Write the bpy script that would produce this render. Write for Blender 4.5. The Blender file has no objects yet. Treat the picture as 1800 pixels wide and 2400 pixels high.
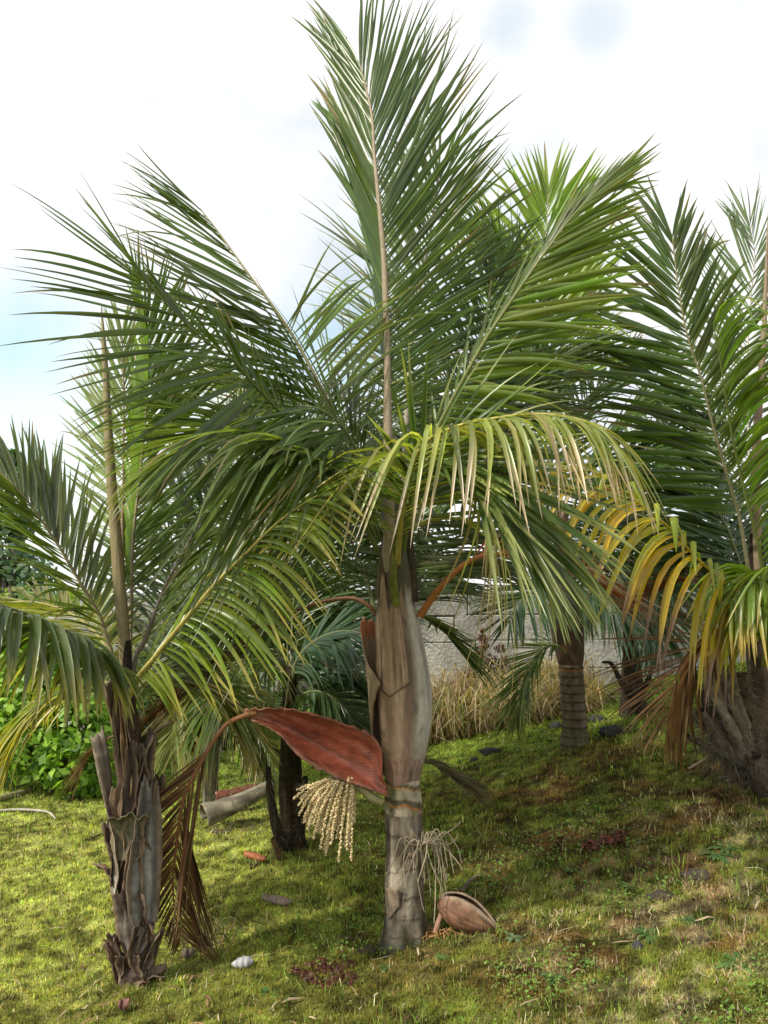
import bpy, math, random
import numpy as np
from mathutils import Vector, noise as mnoise
random.seed(7)
RNG = np.random.default_rng(11)
SC = bpy.context.scene
COL = SC.collection
R = math.radians

# ------------------------------------------------------------------ camera, sky, sun, exposure
FPX, TILT, CAMZ = 2078.0, R(2.75), 1.5           # focal length in photo pixels (2400 high), tilt up, eye height
cam = bpy.data.cameras.new("camera")
cam.sensor_fit = 'VERTICAL'; cam.sensor_height = 36.0; cam.sensor_width = 27.0
cam.lens = FPX / 2400 * 36.0
cam.clip_start = .05; cam.clip_end = 2000
camo = bpy.data.objects.new("camera", cam); COL.objects.link(camo)
camo.location = (0, 0, CAMZ); camo.rotation_euler = (R(90) + TILT, 0, 0)
SC.camera = camo
SC.view_settings.view_transform = 'Standard'; SC.view_settings.look = 'None'
SC.view_settings.exposure = 0.32; SC.view_settings.gamma = 1.0
SUN_DIR = Vector((-.74, -.48, .80)).normalized()   # towards the sun
sl = bpy.data.lights.new("sun", 'SUN'); sl.energy = 4.2; sl.angle = R(4); sl.color = (1, .93, .80)
so = bpy.data.objects.new("sun", sl); COL.objects.link(so)
so.rotation_euler = SUN_DIR.to_track_quat('Z', 'Y').to_euler(); so.location = SUN_DIR * 30

def ray(px, py):
    a = (px - 900) / FPX; k = (1200 - py) / FPX
    c, s = math.cos(TILT), math.sin(TILT)
    return Vector((a, c - k * s, s + k * c))
def P(px, py, d):
    r = ray(px, py); return Vector((0, 0, CAMZ)) + r * (d / r.y)

w = bpy.data.worlds.new("World"); SC.world = w; w.use_nodes = True
nt = w.node_tree; nt.nodes.clear()
def N_(t, **k):
    n = nt.nodes.new(t)
    for a, b in k.items(): setattr(n, a, b)
    return n
out = N_('ShaderNodeOutputWorld'); mixs = N_('ShaderNodeMixShader')
sky = N_('ShaderNodeTexSky', sky_type='NISHITA'); sky.sun_disc = False
sky.sun_elevation = math.asin(SUN_DIR.z); sky.sun_rotation = math.atan2(SUN_DIR.x, SUN_DIR.y)
b1 = N_('ShaderNodeBackground'); b1.inputs[1].default_value = .17
b2 = N_('ShaderNodeBackground'); b2.inputs[0].default_value = (.97, .985, 1, 1); b2.inputs[1].default_value = .90
tint = N_('ShaderNodeVectorMath', operation='MULTIPLY'); tint.inputs[1].default_value = (.95, 1.28, 1.12)
nt.links.new(sky.outputs[0], tint.inputs[0]); nt.links.new(tint.outputs[0], b1.inputs[0])
tc = N_('ShaderNodeTexCoord')
cz = N_('ShaderNodeTexNoise'); cz.inputs['Scale'].default_value = 2.6; cz.inputs['Detail'].default_value = 6; cz.inputs['Roughness'].default_value = .55
nt.links.new(tc.outputs['Generated'], cz.inputs['Vector'])
cr = N_('ShaderNodeValToRGB'); cr.color_ramp.elements[0].position = .33; cr.color_ramp.elements[0].color = (.58, .67, .77, 1); cr.color_ramp.elements[1].position = .53; cr.color_ramp.elements[1].color = (1, 1, 1, 1)
nt.links.new(cz.outputs[0], cr.inputs[0]); nt.links.new(cr.outputs[0], b2.inputs[0])
nz = N_('ShaderNodeTexNoise'); nz.inputs['Scale'].default_value = 9.0; nz.inputs['Detail'].default_value = 5
nt.links.new(tc.outputs['Generated'], nz.inputs['Vector'])
# openings in the cloud: a few soft holes given by their direction, broken up by the noise
hole = None
for (px, py, rad, amt) in ((0, 800, .14, .70), (140, 770, .09, .5), (-60, 930, .28, .42), (1190, 66, .050, .62), (1150, 76, .030, .5), (1400, 50, .060, .40), (760, 800, .10, .5), (60, 1080, .10, .5), (-700, 500, .3, .9), (2600, 700, .3, .7)):
    v = ray(px, py).normalized()
    dist = N_('ShaderNodeVectorMath', operation='DISTANCE')
    nt.links.new(tc.outputs['Generated'], dist.inputs[0]); dist.inputs[1].default_value = v
    mr = N_('ShaderNodeMapRange', interpolation_type='SMOOTHSTEP')
    mr.inputs[1].default_value = 0; mr.inputs[2].default_value = rad
    mr.inputs[3].default_value = amt; mr.inputs[4].default_value = 0
    nt.links.new(dist.outputs['Value'], mr.inputs[0])
    if hole is None: hole = mr.outputs[0]
    else:
        ad = N_('ShaderNodeMath', operation='MAXIMUM'); nt.links.new(hole, ad.inputs[0]); nt.links.new(mr.outputs[0], ad.inputs[1]); hole = ad.outputs[0]
nmr = N_('ShaderNodeMapRange'); nmr.inputs[1].default_value = .35; nmr.inputs[2].default_value = .62
nmr.inputs[3].default_value = .5; nmr.inputs[4].default_value = 1.0
nt.links.new(nz.outputs[0], nmr.inputs[0])
mu = N_('ShaderNodeMath', operation='MULTIPLY'); nt.links.new(hole, mu.inputs[0]); nt.links.new(nmr.outputs[0], mu.inputs[1])
nt.links.new(mu.outputs[0], mixs.inputs[0]); nt.links.new(b2.outputs[0], mixs.inputs[1]); nt.links.new(b1.outputs[0], mixs.inputs[2])
nt.links.new(mixs.outputs[0], out.inputs[0])

# ------------------------------------------------------------------ helpers
def vnoise(x, y, seed=0):
    """value noise on numpy arrays, 0..1"""
    xi = np.floor(x).astype(np.int64); yi = np.floor(y).astype(np.int64)
    fx = x - xi; fy = y - yi
    fx = fx * fx * (3 - 2 * fx); fy = fy * fy * (3 - 2 * fy)
    def h(a, b):
        n = (a * 374761393 + b * 668265263 + seed * 974711) & 0x7fffffff
        n = ((n ^ (n >> 13)) * 1274126177) & 0x7fffffff
        return ((n ^ (n >> 16)) & 0xffff) / 65535.0
    return (h(xi, yi) * (1 - fx) + h(xi + 1, yi) * fx) * (1 - fy) + (h(xi, yi + 1) * (1 - fx) + h(xi + 1, yi + 1) * fx) * fy
def fbm(x, y, seed=0, o=4):
    s = 0; a = .5
    for i in range(o):
        s = s + a * vnoise(x, y, seed + i * 17); x = x * 2.03; y = y * 2.03; a *= .5
    return s / (1 - .5 ** o)
def ground_z(x, y):
    x = np.asarray(x, float); y = np.asarray(y, float)
    pos = .22 * 6 * np.tanh(np.maximum(x, 0) / 6); neg = .03 * 6 * np.tanh(np.minimum(x, 0) / 6)
    z = pos + neg + .10 * (fbm(x * .7 + 3, y * .7, 5, 2) - .5) * np.clip(1 - np.hypot(x, y - 5) / 25, 0, 1)
    z = z - np.where(y > 8.2, .16 * (y - 8.2), 0)                       # the land falls away behind the wall
    return z + .035 * (fbm(x * 4, y * 4, 9, 3) - .5)
def GZ(x, y): return float(ground_z(x, y))
def G(px, py):
    """where the sight line through a pixel meets the lawn"""
    r = ray(px, py); s = .5; st = .01
    while s < 60:
        p = Vector((0, 0, CAMZ)) + r * s
        if p.z <= GZ(p.x, p.y): return p
        s += st
    return p

def link(name, me, mat, root=None, parent=None):
    o = bpy.data.objects.new(name, me); COL.objects.link(o)
    if mat: me.materials.append(mat)
    if parent is not None: o.parent = parent
    return o
def mesh(name, V, F, mat, root=None, parent=None, col=None, smooth=True):
    """V in world space; root = thing the mesh belongs to (its location is subtracted)"""
    V = np.asarray(V, float).reshape(-1, 3)
    if root is not None: V = V - np.array(root.location)
    me = bpy.data.meshes.new(name)
    if isinstance(F, np.ndarray):
        k = F.shape[1]
        me.vertices.add(len(V)); me.vertices.foreach_set('co', V.ravel())
        me.loops.add(F.size); me.loops.foreach_set('vertex_index', F.ravel().astype(np.int32))
        me.polygons.add(len(F)); me.polygons.foreach_set('loop_start', np.arange(0, F.size, k, dtype=np.int32))
        me.update(calc_edges=True)
    else:
        me.from_pydata(V.tolist(), [], F); me.update()
    if col is not None:
        c = np.asarray(col, float).reshape(-1, 3); a = me.color_attributes.new('col', 'FLOAT_COLOR', 'POINT')
        a.data.foreach_set('color', np.hstack([c, np.ones((len(c), 1))]).ravel())
    me.validate()
    if smooth: me.polygons.foreach_set('use_smooth', [True] * len(me.polygons))
    return link(name, me, mat, root, parent if parent is not None else root)
def thing(name, label, cat, loc, group=None):
    o = bpy.data.objects.new(name, None); COL.objects.link(o); o.location = loc
    o.empty_display_size = .1
    o['label'] = label; o['category'] = cat
    if group: o['group'] = group
    bpy.context.view_layer.update()
    return o
def tag(o, label, cat, group=None, kind=None):
    if label: o['label'] = label
    if cat: o['category'] = cat
    if group: o['group'] = group
    if kind: o['kind'] = kind
    return o

def spline(pts, n):
    """Catmull-Rom through pts (k,m) resampled evenly by length"""
    p = np.asarray(pts, float); p = np.vstack([2 * p[0] - p[1], p, 2 * p[-1] - p[-2]])
    o = []
    for i in range(1, len(p) - 2):
        t = np.linspace(0, 1, 20, endpoint=False)[:, None]
        a, b, c, d = p[i - 1], p[i], p[i + 1], p[i + 2]
        o.append(.5 * (2 * b + (c - a) * t + (2 * a - 5 * b + 4 * c - d) * t ** 2 + (3 * b - a - 3 * c + d) * t ** 3))
    o = np.vstack(o + [p[-2][None]])
    s = np.r_[0, np.cumsum(np.linalg.norm(np.diff(o[:, :3], axis=0), axis=1))]
    u = np.linspace(0, s[-1], n)
    return np.stack([np.interp(u, s, o[:, j]) for j in range(o.shape[1])], 1)
def unit(a): return a / np.maximum(np.linalg.norm(a, axis=-1, keepdims=True), 1e-9)
def tube_vf(pts, rad, ns=8, flat=1.0, ref=(0.3, .2, 1)):
    p = np.asarray(pts, float); n = len(p); rad = np.broadcast_to(np.asarray(rad, float), (n,))
    T = unit(np.gradient(p, axis=0)); U = np.zeros_like(p)
    u = np.cross(T[0], ref); u = u / np.linalg.norm(u)
    for i in range(n):
        u = u - T[i] * np.dot(u, T[i]); u = u / max(np.linalg.norm(u), 1e-9); U[i] = u
    W = np.cross(T, U)
    th = np.linspace(0, 2 * np.pi, ns, endpoint=False)
    V = p[:, None] + rad[:, None, None] * (np.cos(th)[None, :, None] * U[:, None] + flat * np.sin(th)[None, :, None] * W[:, None])
    i, j = np.meshgrid(np.arange(n - 1), np.arange(ns), indexing='ij')
    F = np.stack([i * ns + j, i * ns + (j + 1) % ns, (i + 1) * ns + (j + 1) % ns, (i + 1) * ns + j], -1).reshape(-1, 4)
    return V.reshape(-1, 3), F
class Bag:
    """collects quads with colours into one mesh"""
    def __init__(s): s.V = []; s.F = []; s.C = []; s.n = 0
    def add(s, V, F, c=(1, 1, 1)):
        V = np.asarray(V, float).reshape(-1, 3); c = np.asarray(c, float)
        s.V.append(V); s.F.append(np.asarray(F) + s.n); s.C.append(np.broadcast_to(c, V.shape).copy() if c.ndim == 1 else c); s.n += len(V)
    def tube(s, pts, rad, c=(1, 1, 1), ns=6, flat=1.0): s.add(*tube_vf(pts, rad, ns, flat), c)
    def build(s, name, mat, root=None, parent=None):
        return mesh(name, np.vstack(s.V), np.vstack(s.F), mat, root, parent, np.vstack(s.C))

# ------------------------------------------------------------------ materials
def mat(name, base=None, rough=.6, spec=.4, trans=0, attr=True, noise=None, streak=None, bump=None, back=None):
    """noise=(scale, amount), streak=(scale_xy, scale_z, amount), bump=(scale_xy, scale_z, strength)"""
    m = bpy.data.materials.new(name); m.use_nodes = True
    t = m.node_tree; t.nodes.clear(); L = t.links.new
    n = lambda k: t.nodes.new(k)
    o = n('ShaderNodeOutputMaterial'); p = n('ShaderNodeBsdfPrincipled')
    p.inputs['Roughness'].default_value = rough; p.inputs['Specular IOR Level'].default_value = spec
    if attr: a = n('ShaderNodeAttribute'); a.attribute_name = 'col'; c = a.outputs['Color']
    else: a = n('ShaderNodeRGB'); a.outputs[0].default_value = (*base, 1); c = a.outputs[0]
    tcn = n('ShaderNodeTexCoord')
    def tex(sxy, sz, detail=4):
        mp = n('ShaderNodeMapping'); mp.inputs['Scale'].default_value = (sxy, sxy, sz); L(tcn.outputs['Object'], mp.inputs[0])
        x = n('ShaderNodeTexNoise'); x.inputs['Scale'].default_value = 1; x.inputs['Detail'].default_value = detail; x.inputs['Roughness'].default_value = .65
        L(mp.outputs[0], x.inputs['Vector']); return x.outputs[0]
    def vary(c, src, amt):
        mr = n('ShaderNodeMapRange'); mr.inputs[1].default_value = .3; mr.inputs[2].default_value = .7
        mr.inputs[3].default_value = 1 - amt; mr.inputs[4].default_value = 1 + amt; L(src, mr.inputs[0])
        v = n('ShaderNodeVectorMath'); v.operation = 'SCALE'; L(c, v.inputs[0]); L(mr.outputs[0], v.inputs['Scale']); return v.outputs[0]
    if noise: c = vary(c, tex(noise[0], noise[0]), noise[1])
    if streak: c = vary(c, tex(streak[0], streak[1]), streak[2])
    if back:
        g = n('ShaderNodeNewGeometry'); mx = n('ShaderNodeMix'); mx.data_type = 'RGBA'; mx.inputs[7].default_value = (*back[0], 1)
        mt = n('ShaderNodeMath'); mt.operation = 'MULTIPLY'; mt.inputs[1].default_value = back[1]
        L(g.outputs['Backfacing'], mt.inputs[0]); L(mt.outputs[0], mx.inputs[0]); L(c, mx.inputs[6]); c = mx.outputs[2]
    L(c, p.inputs['Base Color'])
    if bump:
        bm = n('ShaderNodeBump'); bm.inputs['Strength'].default_value = bump[2]; bm.inputs['Distance'].default_value = .01
        L(tex(bump[0], bump[1], 6), bm.inputs['Height']); L(bm.outputs[0], p.inputs['Normal'])
    s = p.outputs[0]
    if trans:
        tr = n('ShaderNodeBsdfTranslucent'); v = n('ShaderNodeVectorMath'); v.operation = 'MULTIPLY'
        v.inputs[1].default_value = (2.0, 2.1, .7); L(c, v.inputs[0]); L(v.outputs[0], tr.inputs[0])
        mx = n('ShaderNodeMixShader'); mx.inputs[0].default_value = trans; L(s, mx.inputs[1]); L(tr.outputs[0], mx.inputs[2]); s = mx.outputs[0]
    L(s, o.inputs[0]); return m
M_LEAF = mat('palm_leaf', rough=.33, spec=.65, trans=.40, noise=(9, .18))
M_DRY = mat('dry_leaf', rough=.7, spec=.2, trans=.15, noise=(14, .25))
M_RIB = mat('leaf_rib', rough=.55, spec=.35, noise=(60, .25))
M_BARK = mat('bark', rough=.85, spec=.2, noise=(30, .35), streak=(80, 9, .32), bump=(95, 28, .9))
M_SHAFT = mat('crownshaft_skin', rough=.55, spec=.32, noise=(34, .15), streak=(150, 6, .24), bump=(170, 9, .4))
M_RED = mat('red_sheath', rough=.38, spec=.5, noise=(30, .22), streak=(16, 110, .18), bump=(14, 160, .35))
M_HUSK = mat('dry_husk', rough=.62, spec=.3, noise=(40, .3), streak=(90, 6, .28), bump=(120, 12, .5))
M_SHAG = mat('shaggy_bark', rough=.95, spec=.1, noise=(35, .4), bump=(50, 25, 1.0))
M_FLOWER = mat('flower_bead', rough=.6, spec=.3, noise=(90, .2))
M_BUSH = mat('bush_leaf', rough=.45, spec=.4, trans=.35)
M_ROCK = mat('rock', rough=.9, spec=.2, noise=(25, .35), bump=(40, 40, .9))
M_TWIG = mat('twig', rough=.8, spec=.2, noise=(50, .25))
M_GRASS = mat('grass_blade', rough=.6, spec=.2, trans=.3)

GREEN = (.108, .145, .042); GREY = (.175, .215, .115); LIME = (.14, .23, .03); YEL = (.38, .27, .03); OLIVE = (.15, .16, .035)
BLUE = (.035, .080, .050); DARK = (.092, .125, .042); BROWN = (.16, .080, .035); RUST = (.22, .075, .028); TAN = (.38, .29, .19); PALE = (.16, .21, .11)

# ------------------------------------------------------------------ palm fronds
WP = np.array([.28, .72, .97, 1, .92, .78, .58, .34, .03])
def frond(root, pts, L=.5, n=52, s0=.25, ref=(0, -1, 0), ang=(65, 45, 14), vee=18, droop=.35, w=.024, tw=12, col=GREEN,
          tip=None, tipf=.8, prof=(.55, 1, .45), r=(.012, .0025), rib=None, l=None, rt=None, mat=None, name='frond', ribname='midrib',
          skip=.06, broken=.06, label=None, jit=6, leafjit=.16, flat=.8, hang=0, sj=.06, leanx=(0, 0, 0), col2=None):
    pp = np.array([P(*q) for q in pts]); c = spline(pp, 90)
    T = unit(np.gradient(c, axis=0)); refv = np.array(ref, float)
    N = unit(refv - T * (T @ refv)[:, None]); B = np.cross(T, N)
    k0 = int(90 * s0); lsign = 1 if B[k0:, 0].mean() < 0 else -1
    if max(col) < .092: col = tuple(np.array(col) * 1.5 + np.array((.018, .012, .002)))
    Vs, Fs, Cs = [], [], []; off = 0; K = 8; idx = np.linspace(0, 1, 90)
    for side, ov in ((lsign, l), (-lsign, rt)):
        o = dict(L=L, ang=ang, vee=vee, droop=droop, w=w, tw=tw, col=col, tip=tip, tipf=tipf, n=n, prof=prof, s0=s0, s1=1.0, hang=hang, leanx=leanx, col2=col2)
        if ov: o.update(ov)
        if o['n'] <= 0: continue
        m = int(o['n'] * 1.46); o['w'] *= .74; o['L'] *= 1.08; u = np.linspace(0, 1, m); u = np.clip(u + RNG.normal(0, .38 / m, m), 0, 1)
        keep = RNG.random(m) > skip; u = u[keep]; m = len(u); t = o['s0'] + (o['s1'] - o['s0']) * u
        g = lambda A: np.stack([np.interp(t, idx, A[:, q]) for q in range(3)], 1)
        p, Tt, Nt, Bt = g(c), unit(g(T)), unit(g(N)), unit(g(B)) * side
        q3 = lambda a: np.interp(u, [0, .5, 1], a)
        al = np.radians(q3(o['ang']) + RNG.normal(0, jit, m)); ve = np.radians((q3(o['vee']) if isinstance(o['vee'], tuple) else o['vee']) + RNG.normal(0, jit, m))
        d = unit(np.cos(al)[:, None] * Tt + np.sin(al)[:, None] * (np.cos(ve)[:, None] * Bt + np.sin(ve)[:, None] * Nt))
        ln = o['L'] * q3(o['prof']) * (1 + RNG.normal(0, .06, m)); W = unit(Tt - d * (Tt * d).sum(1, keepdims=True))
        nr = np.cross(d, W); fl = np.sign((nr * Nt).sum(1, keepdims=True)); W = W * np.where(fl == 0, 1, fl); nr = np.cross(d, W)
        a = np.radians(o['tw'] + RNG.normal(0, 12, m))[:, None]; W = unit(np.cos(a) * W + np.sin(a) * nr)
        dr = (q3(o['droop']) if isinstance(o['droop'], tuple) else o['droop']) * (1 + RNG.normal(0, .25, m)); br = RNG.random(m) < broken; dr = np.where(br, dr + 1.2, dr)
        wv = o['w'] * q3((.75, 1, .6)) * (1 + RNG.normal(0, .12, m))
        side_j = RNG.normal(0, sj, (m, 3)); tg = unit(np.array([0, 0, -1.]) + np.array(o.get('lean', (0, 0, 0))) + q3(o.get('leanx', (0, 0, 0)))[:, None] * np.array([1, 0, 0.]) + d * .30 + RNG.normal(0, .10, (m, 3))); d00 = d.copy()
        X = np.zeros((m, K + 1, 3, 3)); cc = np.zeros((m, K + 1, 3, 3)); pos = p.copy()
        ct = np.array(o['col'])
        if o['col2'] is not None: k_ = RNG.random((m, 1)); ct = ct * (1 - k_) + np.array(o['col2']) * k_
        cj = ct * (1 + RNG.normal(0, leafjit, (m, 1))) * (1 + RNG.normal(0, .06, (m, 3)))
        tc_ = np.array(o['tip'] if o['tip'] is not None else o['col']); tj = tc_ * (1 + RNG.normal(0, leafjit, (m, 1)))
        if o['tip'] is None:
            o['tip'] = 1; tj = np.array((.24, .17, .08)) * (1 + RNG.normal(0, .2, (m, 1))); o['tipf'] = 9.0
            tb = RNG.random(m) < .22
        else: tb = None
        tf = np.clip(o['tipf'] + RNG.normal(0, .13, m), 0, 1.2)
        if tb is not None: tf = np.where(tb, RNG.uniform(.72, .95, m), 2.0)
        for j in range(K + 1):
            Wj = unit(W - d * (W * d).sum(1, keepdims=True)); nj = np.cross(d, Wj); hw = (wv * WP[j] * .5)[:, None]
            X[:, j, 0] = pos - Wj * hw; X[:, j, 2] = pos + Wj * hw; X[:, j, 1] = pos - nj * hw * .7
            f = np.clip((j / K - tf) / .18 + .5, 0, 1)[:, None] if o['tip'] is not None else np.zeros((m, 1))
            cc[:, j] = (cj * (1 - f) + tj * f)[:, None]
            pos = pos + d * (ln / K)[:, None]
            if o['hang']:
                q_ = 1 - np.exp(-((j + 1) / K) ** 1.3 * 4.5 * o['hang']); d = unit(d00 * (1 - q_) + tg * q_ + side_j * (j / K) * 1.5)
            else: d = unit(d + np.array([0, 0, -1.]) * (dr * (.25 + 1.5 * j / K) / K)[:, None] + side_j / K * 2)
        ii = np.arange(m)[:, None, None] * (K + 1) * 3; jj = np.arange(K)[None, :, None] * 3; ee = np.arange(2)[None, None, :]
        b = ii + jj + ee + off
        Fs.append(np.stack([b, b + 1, b + 4, b + 3], -1).reshape(-1, 4)); Vs.append(X.reshape(-1, 3)); Cs.append(np.maximum(cc, .004).reshape(-1, 3)); off += X.size // 3
    fo = mesh(name, np.vstack(Vs), np.vstack(Fs), mat or M_LEAF, root, root, np.vstack(Cs))
    if label: fo['label'] = label
    rr = np.interp(idx, [0, .3, 1], [r[0], r[0] * .6 + r[1] * .4, r[1]])
    v, f = tube_vf(c, rr, 8, flat)
    rc = np.array(rib if rib is not None else np.array(col) * .5 + np.array((.10, .09, .04)))
    mesh(ribname, v, f, M_RIB, root, fo, np.broadcast_to(rc, v.shape) * (1 + RNG.normal(0, .05, (len(v), 1))))
    return fo

def loft(name, rows, mat, root, colf, ns=40, sub=60, nz=.02, d=None, seed=1, theta=None, shape=None, parent=None):
    """rows: (py, x_left, x_right) in photo pixels at depth d; a round shaft through them"""
    rr = np.array(rows, float); o = []
    for (py, a, b) in rows:
        p = P((a + b) / 2, py, d); hw = (P(b, py, d) - P(a, py, d)).length / 2; o.append((*p, hw))
    s = spline(o, sub); th = np.linspace(0, 2 * np.pi, ns, endpoint=False); V = []; C = []
    for i, (x, y, z, r_) in enumerate(s):
        for t in th:
            nn = mnoise.noise(Vector((math.cos(t) * 1.3 + seed * 7, math.sin(t) * 1.3, z * 6)))
            rad = r_ * (1 + nz * nn * 2 + (shape(t, i / (sub - 1)) if shape else 0))
            V.append((x + rad * math.cos(t), y + rad * math.sin(t), z)); C.append(colf(t, i / (sub - 1), z))
    i, j = np.meshgrid(np.arange(sub - 1), np.arange(ns), indexing='ij')
    F = np.stack([i * ns + j, i * ns + (j + 1) % ns, (i + 1) * ns + (j + 1) % ns, (i + 1) * ns + j], -1).reshape(-1, 4)
    if s[0, 2] > s[-1, 2]: F = F[:, ::-1]
    return mesh(name, V, F.copy(), mat, root, parent or root, C)
def lerp(a, b, t): t = min(1, max(0, t)); return tuple(x + (y - x) * t for x, y in zip(a, b))
def nse(*a): return mnoise.noise(Vector(a))

# ------------------------------------------------------------------ setting: ground
def axis(lo, hi, fine, far):
    a = np.arange(lo, hi, fine); g = []; s = fine; x = hi
    while x < far[1]: g.append(x); s *= 1.35; x += s
    h = []; s = fine; x = lo
    while x > far[0]: s *= 1.35; x -= s; h.append(x)
    return np.r_[h[::-1], a, g]
xs = axis(-3.6, 4.2, .03, (-150, 150)); ys = axis(1.8, 9.2, .03, (-40, 300))
X, Y = np.meshgrid(xs, ys); Z = ground_z(X, Y)
near = (np.abs(X) < 5) & (Y > 1.5) & (Y < 10)
Z = Z + np.where(near, .026 * (fbm(X * 18, Y * 18, 21, 3) - .5), 0)
nx, ny = len(xs), len(ys); i, j = np.meshgrid(np.arange(ny - 1), np.arange(nx - 1), indexing='ij')
F = np.stack([i * nx + j, i * nx + j + 1, (i + 1) * nx + j + 1, (i + 1) * nx + j], -1).reshape(-1, 4)
def zone(x, y):
    """plant cover of the lawn: rgb of the moss at a point"""
    sun = np.clip((-x - .05 + .25 * (fbm(x * 1.2, y * 1.2, 3) - .5)) / .7, 0, 1)        # bright short lawn on the left, with sunlight put into its colour
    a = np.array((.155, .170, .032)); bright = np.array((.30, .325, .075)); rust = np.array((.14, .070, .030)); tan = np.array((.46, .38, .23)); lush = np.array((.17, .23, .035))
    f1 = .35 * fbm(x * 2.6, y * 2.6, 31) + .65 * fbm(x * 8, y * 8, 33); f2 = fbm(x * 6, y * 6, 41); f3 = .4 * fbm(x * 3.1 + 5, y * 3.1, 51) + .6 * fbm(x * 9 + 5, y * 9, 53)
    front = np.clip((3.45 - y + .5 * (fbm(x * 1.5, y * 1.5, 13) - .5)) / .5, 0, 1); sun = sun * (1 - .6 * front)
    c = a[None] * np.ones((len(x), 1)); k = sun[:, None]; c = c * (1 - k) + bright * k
    right = np.clip((x + .2) / 1.0, 0, 1); nearr = np.clip((4.3 - y + .5 * x) / 1.6, 0, 1)
    k = (np.clip((f1 - .46) * 6, 0, 1) * (.25 + .60 * right) * (1 - .8 * sun))[:, None]; c = c * (1 - k) + rust * k
    f4 = fbm(x * 17, y * 17, 55, 2); k = (np.clip((f3 - .34) * 5, 0, 1) * np.clip((f4 - .43) * 9, 0, 1) * right * nearr * .48 + .12 * sun * np.clip((f2 - .5) * 8, 0, 1))[:, None]; c = c * (1 - k) + tan * k
    back = np.clip((y - 5.2) / 1.2, 0, 1)[:, None]; c = c * (1 - back) + (lush * (1 - .0 * k)) * back
    f5 = fbm(x * 22, y * 22, 95, 2); f6 = fbm(x * 9 + 2, y * 9, 97, 2)
    c = c * (.35 + 1.3 * np.clip((f5 - .22) * 1.7, 0, 1) * 1.0)[:, None] * (.75 + .5 * f6)[:, None]
    return c
gc = zone(X.ravel(), Y.ravel()) * (.50 + .5 * fbm(X.ravel() * 14, Y.ravel() * 14, 61)[:, None])
M_GROUND = mat('moss_ground', rough=.95, spec=.1, noise=(45, .4), bump=(60, 60, 1.0))
go = mesh('ground', np.stack([X, Y, Z], -1).reshape(-1, 3), F, M_GROUND, None, None, gc)
go['kind'] = 'structure'

# ------------------------------------------------------------------ setting: short grass and moss
def blades(name, n, hmin, hmax, wid, colf, ysel, lean=.6, dens=None, curve=.0, label=None, K=1, lo=2.2, hi=9.0):
    u = RNG.random(n); y = 1 / (1 / lo + u * (1 / hi - 1 / lo)) if ysel == 'lod' else lo + u * (hi - lo)
    x = (RNG.random(n) * 2 - 1) * (.47 * y + .5)
    if dens is not None:
        k = RNG.random(n) < dens(x, y); x = x[k]; y = y[k]
    n = len(x); z = ground_z(x, y) + .026 * (fbm(x * 18, y * 18, 21, 3) - .5) - .002
    az = RNG.random(n) * 2 * np.pi; le = np.abs(RNG.normal(0, lean, n)); h = (hmin + (hmax - hmin) * RNG.random(n) ** 2)
    sc = np.clip(y / 3.2, .8, 2.2)                                   # farther blades stand for small tufts
    d = np.stack([np.cos(az) * np.sin(le), np.sin(az) * np.sin(le), np.abs(np.cos(le)) + .05], 1); az2 = RNG.random(n) * np.pi
    W = np.stack([np.cos(az2), np.sin(az2), 0 * az], 1) * (wid * sc * (.6 + .8 * RNG.random(n)) * .5)[:, None]
    p = np.stack([x, y, z], 1); h = (h * np.sqrt(sc))[:, None]; c = np.maximum(colf(x, y), .004)
    if K == 1:
        V = np.stack([p - W, p + W, p + d * h], 1); F = np.arange(3 * n).reshape(-1, 3); C = np.repeat(c, 3, 0)
    else:
        d2 = unit(d + np.array([0, 0, -.9]) * RNG.random((n, 1))); m = p + d * h * .5
        V = np.stack([p - W, p + W, m + W * .8, m - W * .8, m + d2 * h * .5 + W * .1, m + d2 * h * .5 - W * .1], 1)
        b = np.arange(n)[:, None] * 6; F = np.concatenate([b + [[0, 1, 2, 3]], b + [[3, 2, 4, 5]]]); C = np.repeat(c, 6, 0)
    o = mesh(name, V.reshape(-1, 3), F, M_GRASS, None, None, C); o['kind'] = 'stuff'
    return o
def jitc(c, a, b): return c * (1 + RNG.normal(0, a, (len(c), 1))) * (1 + RNG.normal(0, b, c.shape))
blades('moss', 460000, .006, .022, .0052, lambda x, y: jitc(zone(x, y), .45, .12), 'lod', lean=.8)
def drycol(x, y): return jitc(np.where((RNG.random(len(x)) < .8)[:, None], (.58, .48, .32), (.26, .14, .06)) * np.ones((len(x), 1)), .22, .05)
def drydens(x, y):
    k = np.clip((fbm(x * 6 + 5, y * 6, 51) - .36) * 4, 0, 1) * np.clip((fbm(x * 11, y * 11, 57, 2) - .42) * 6, 0.03, 1)
    return np.clip(k * np.clip((x + .2) / .9, 0, 1) * np.clip((4.6 - y + .5 * x) / 1.6, 0, 1) * .75 + .10 * k + .03 + .05 * (x < 0), 0, 1)
blades('dry_grass', 95000, .012, .042, .0036, drycol, 'lod', lean=1.1, dens=drydens, K=2)
def grcol(x, y): return jitc(np.ones((len(x), 1)) * (.20, .28, .05), .3, .1)
blades('grass', 34000, .012, .070, .0030, grcol, 'lod', lean=.6, K=2, dens=lambda x, y: np.clip((fbm(x * 2.2 + 9, y * 2.2, 71) - .45) * 6, .08, 1))

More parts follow.
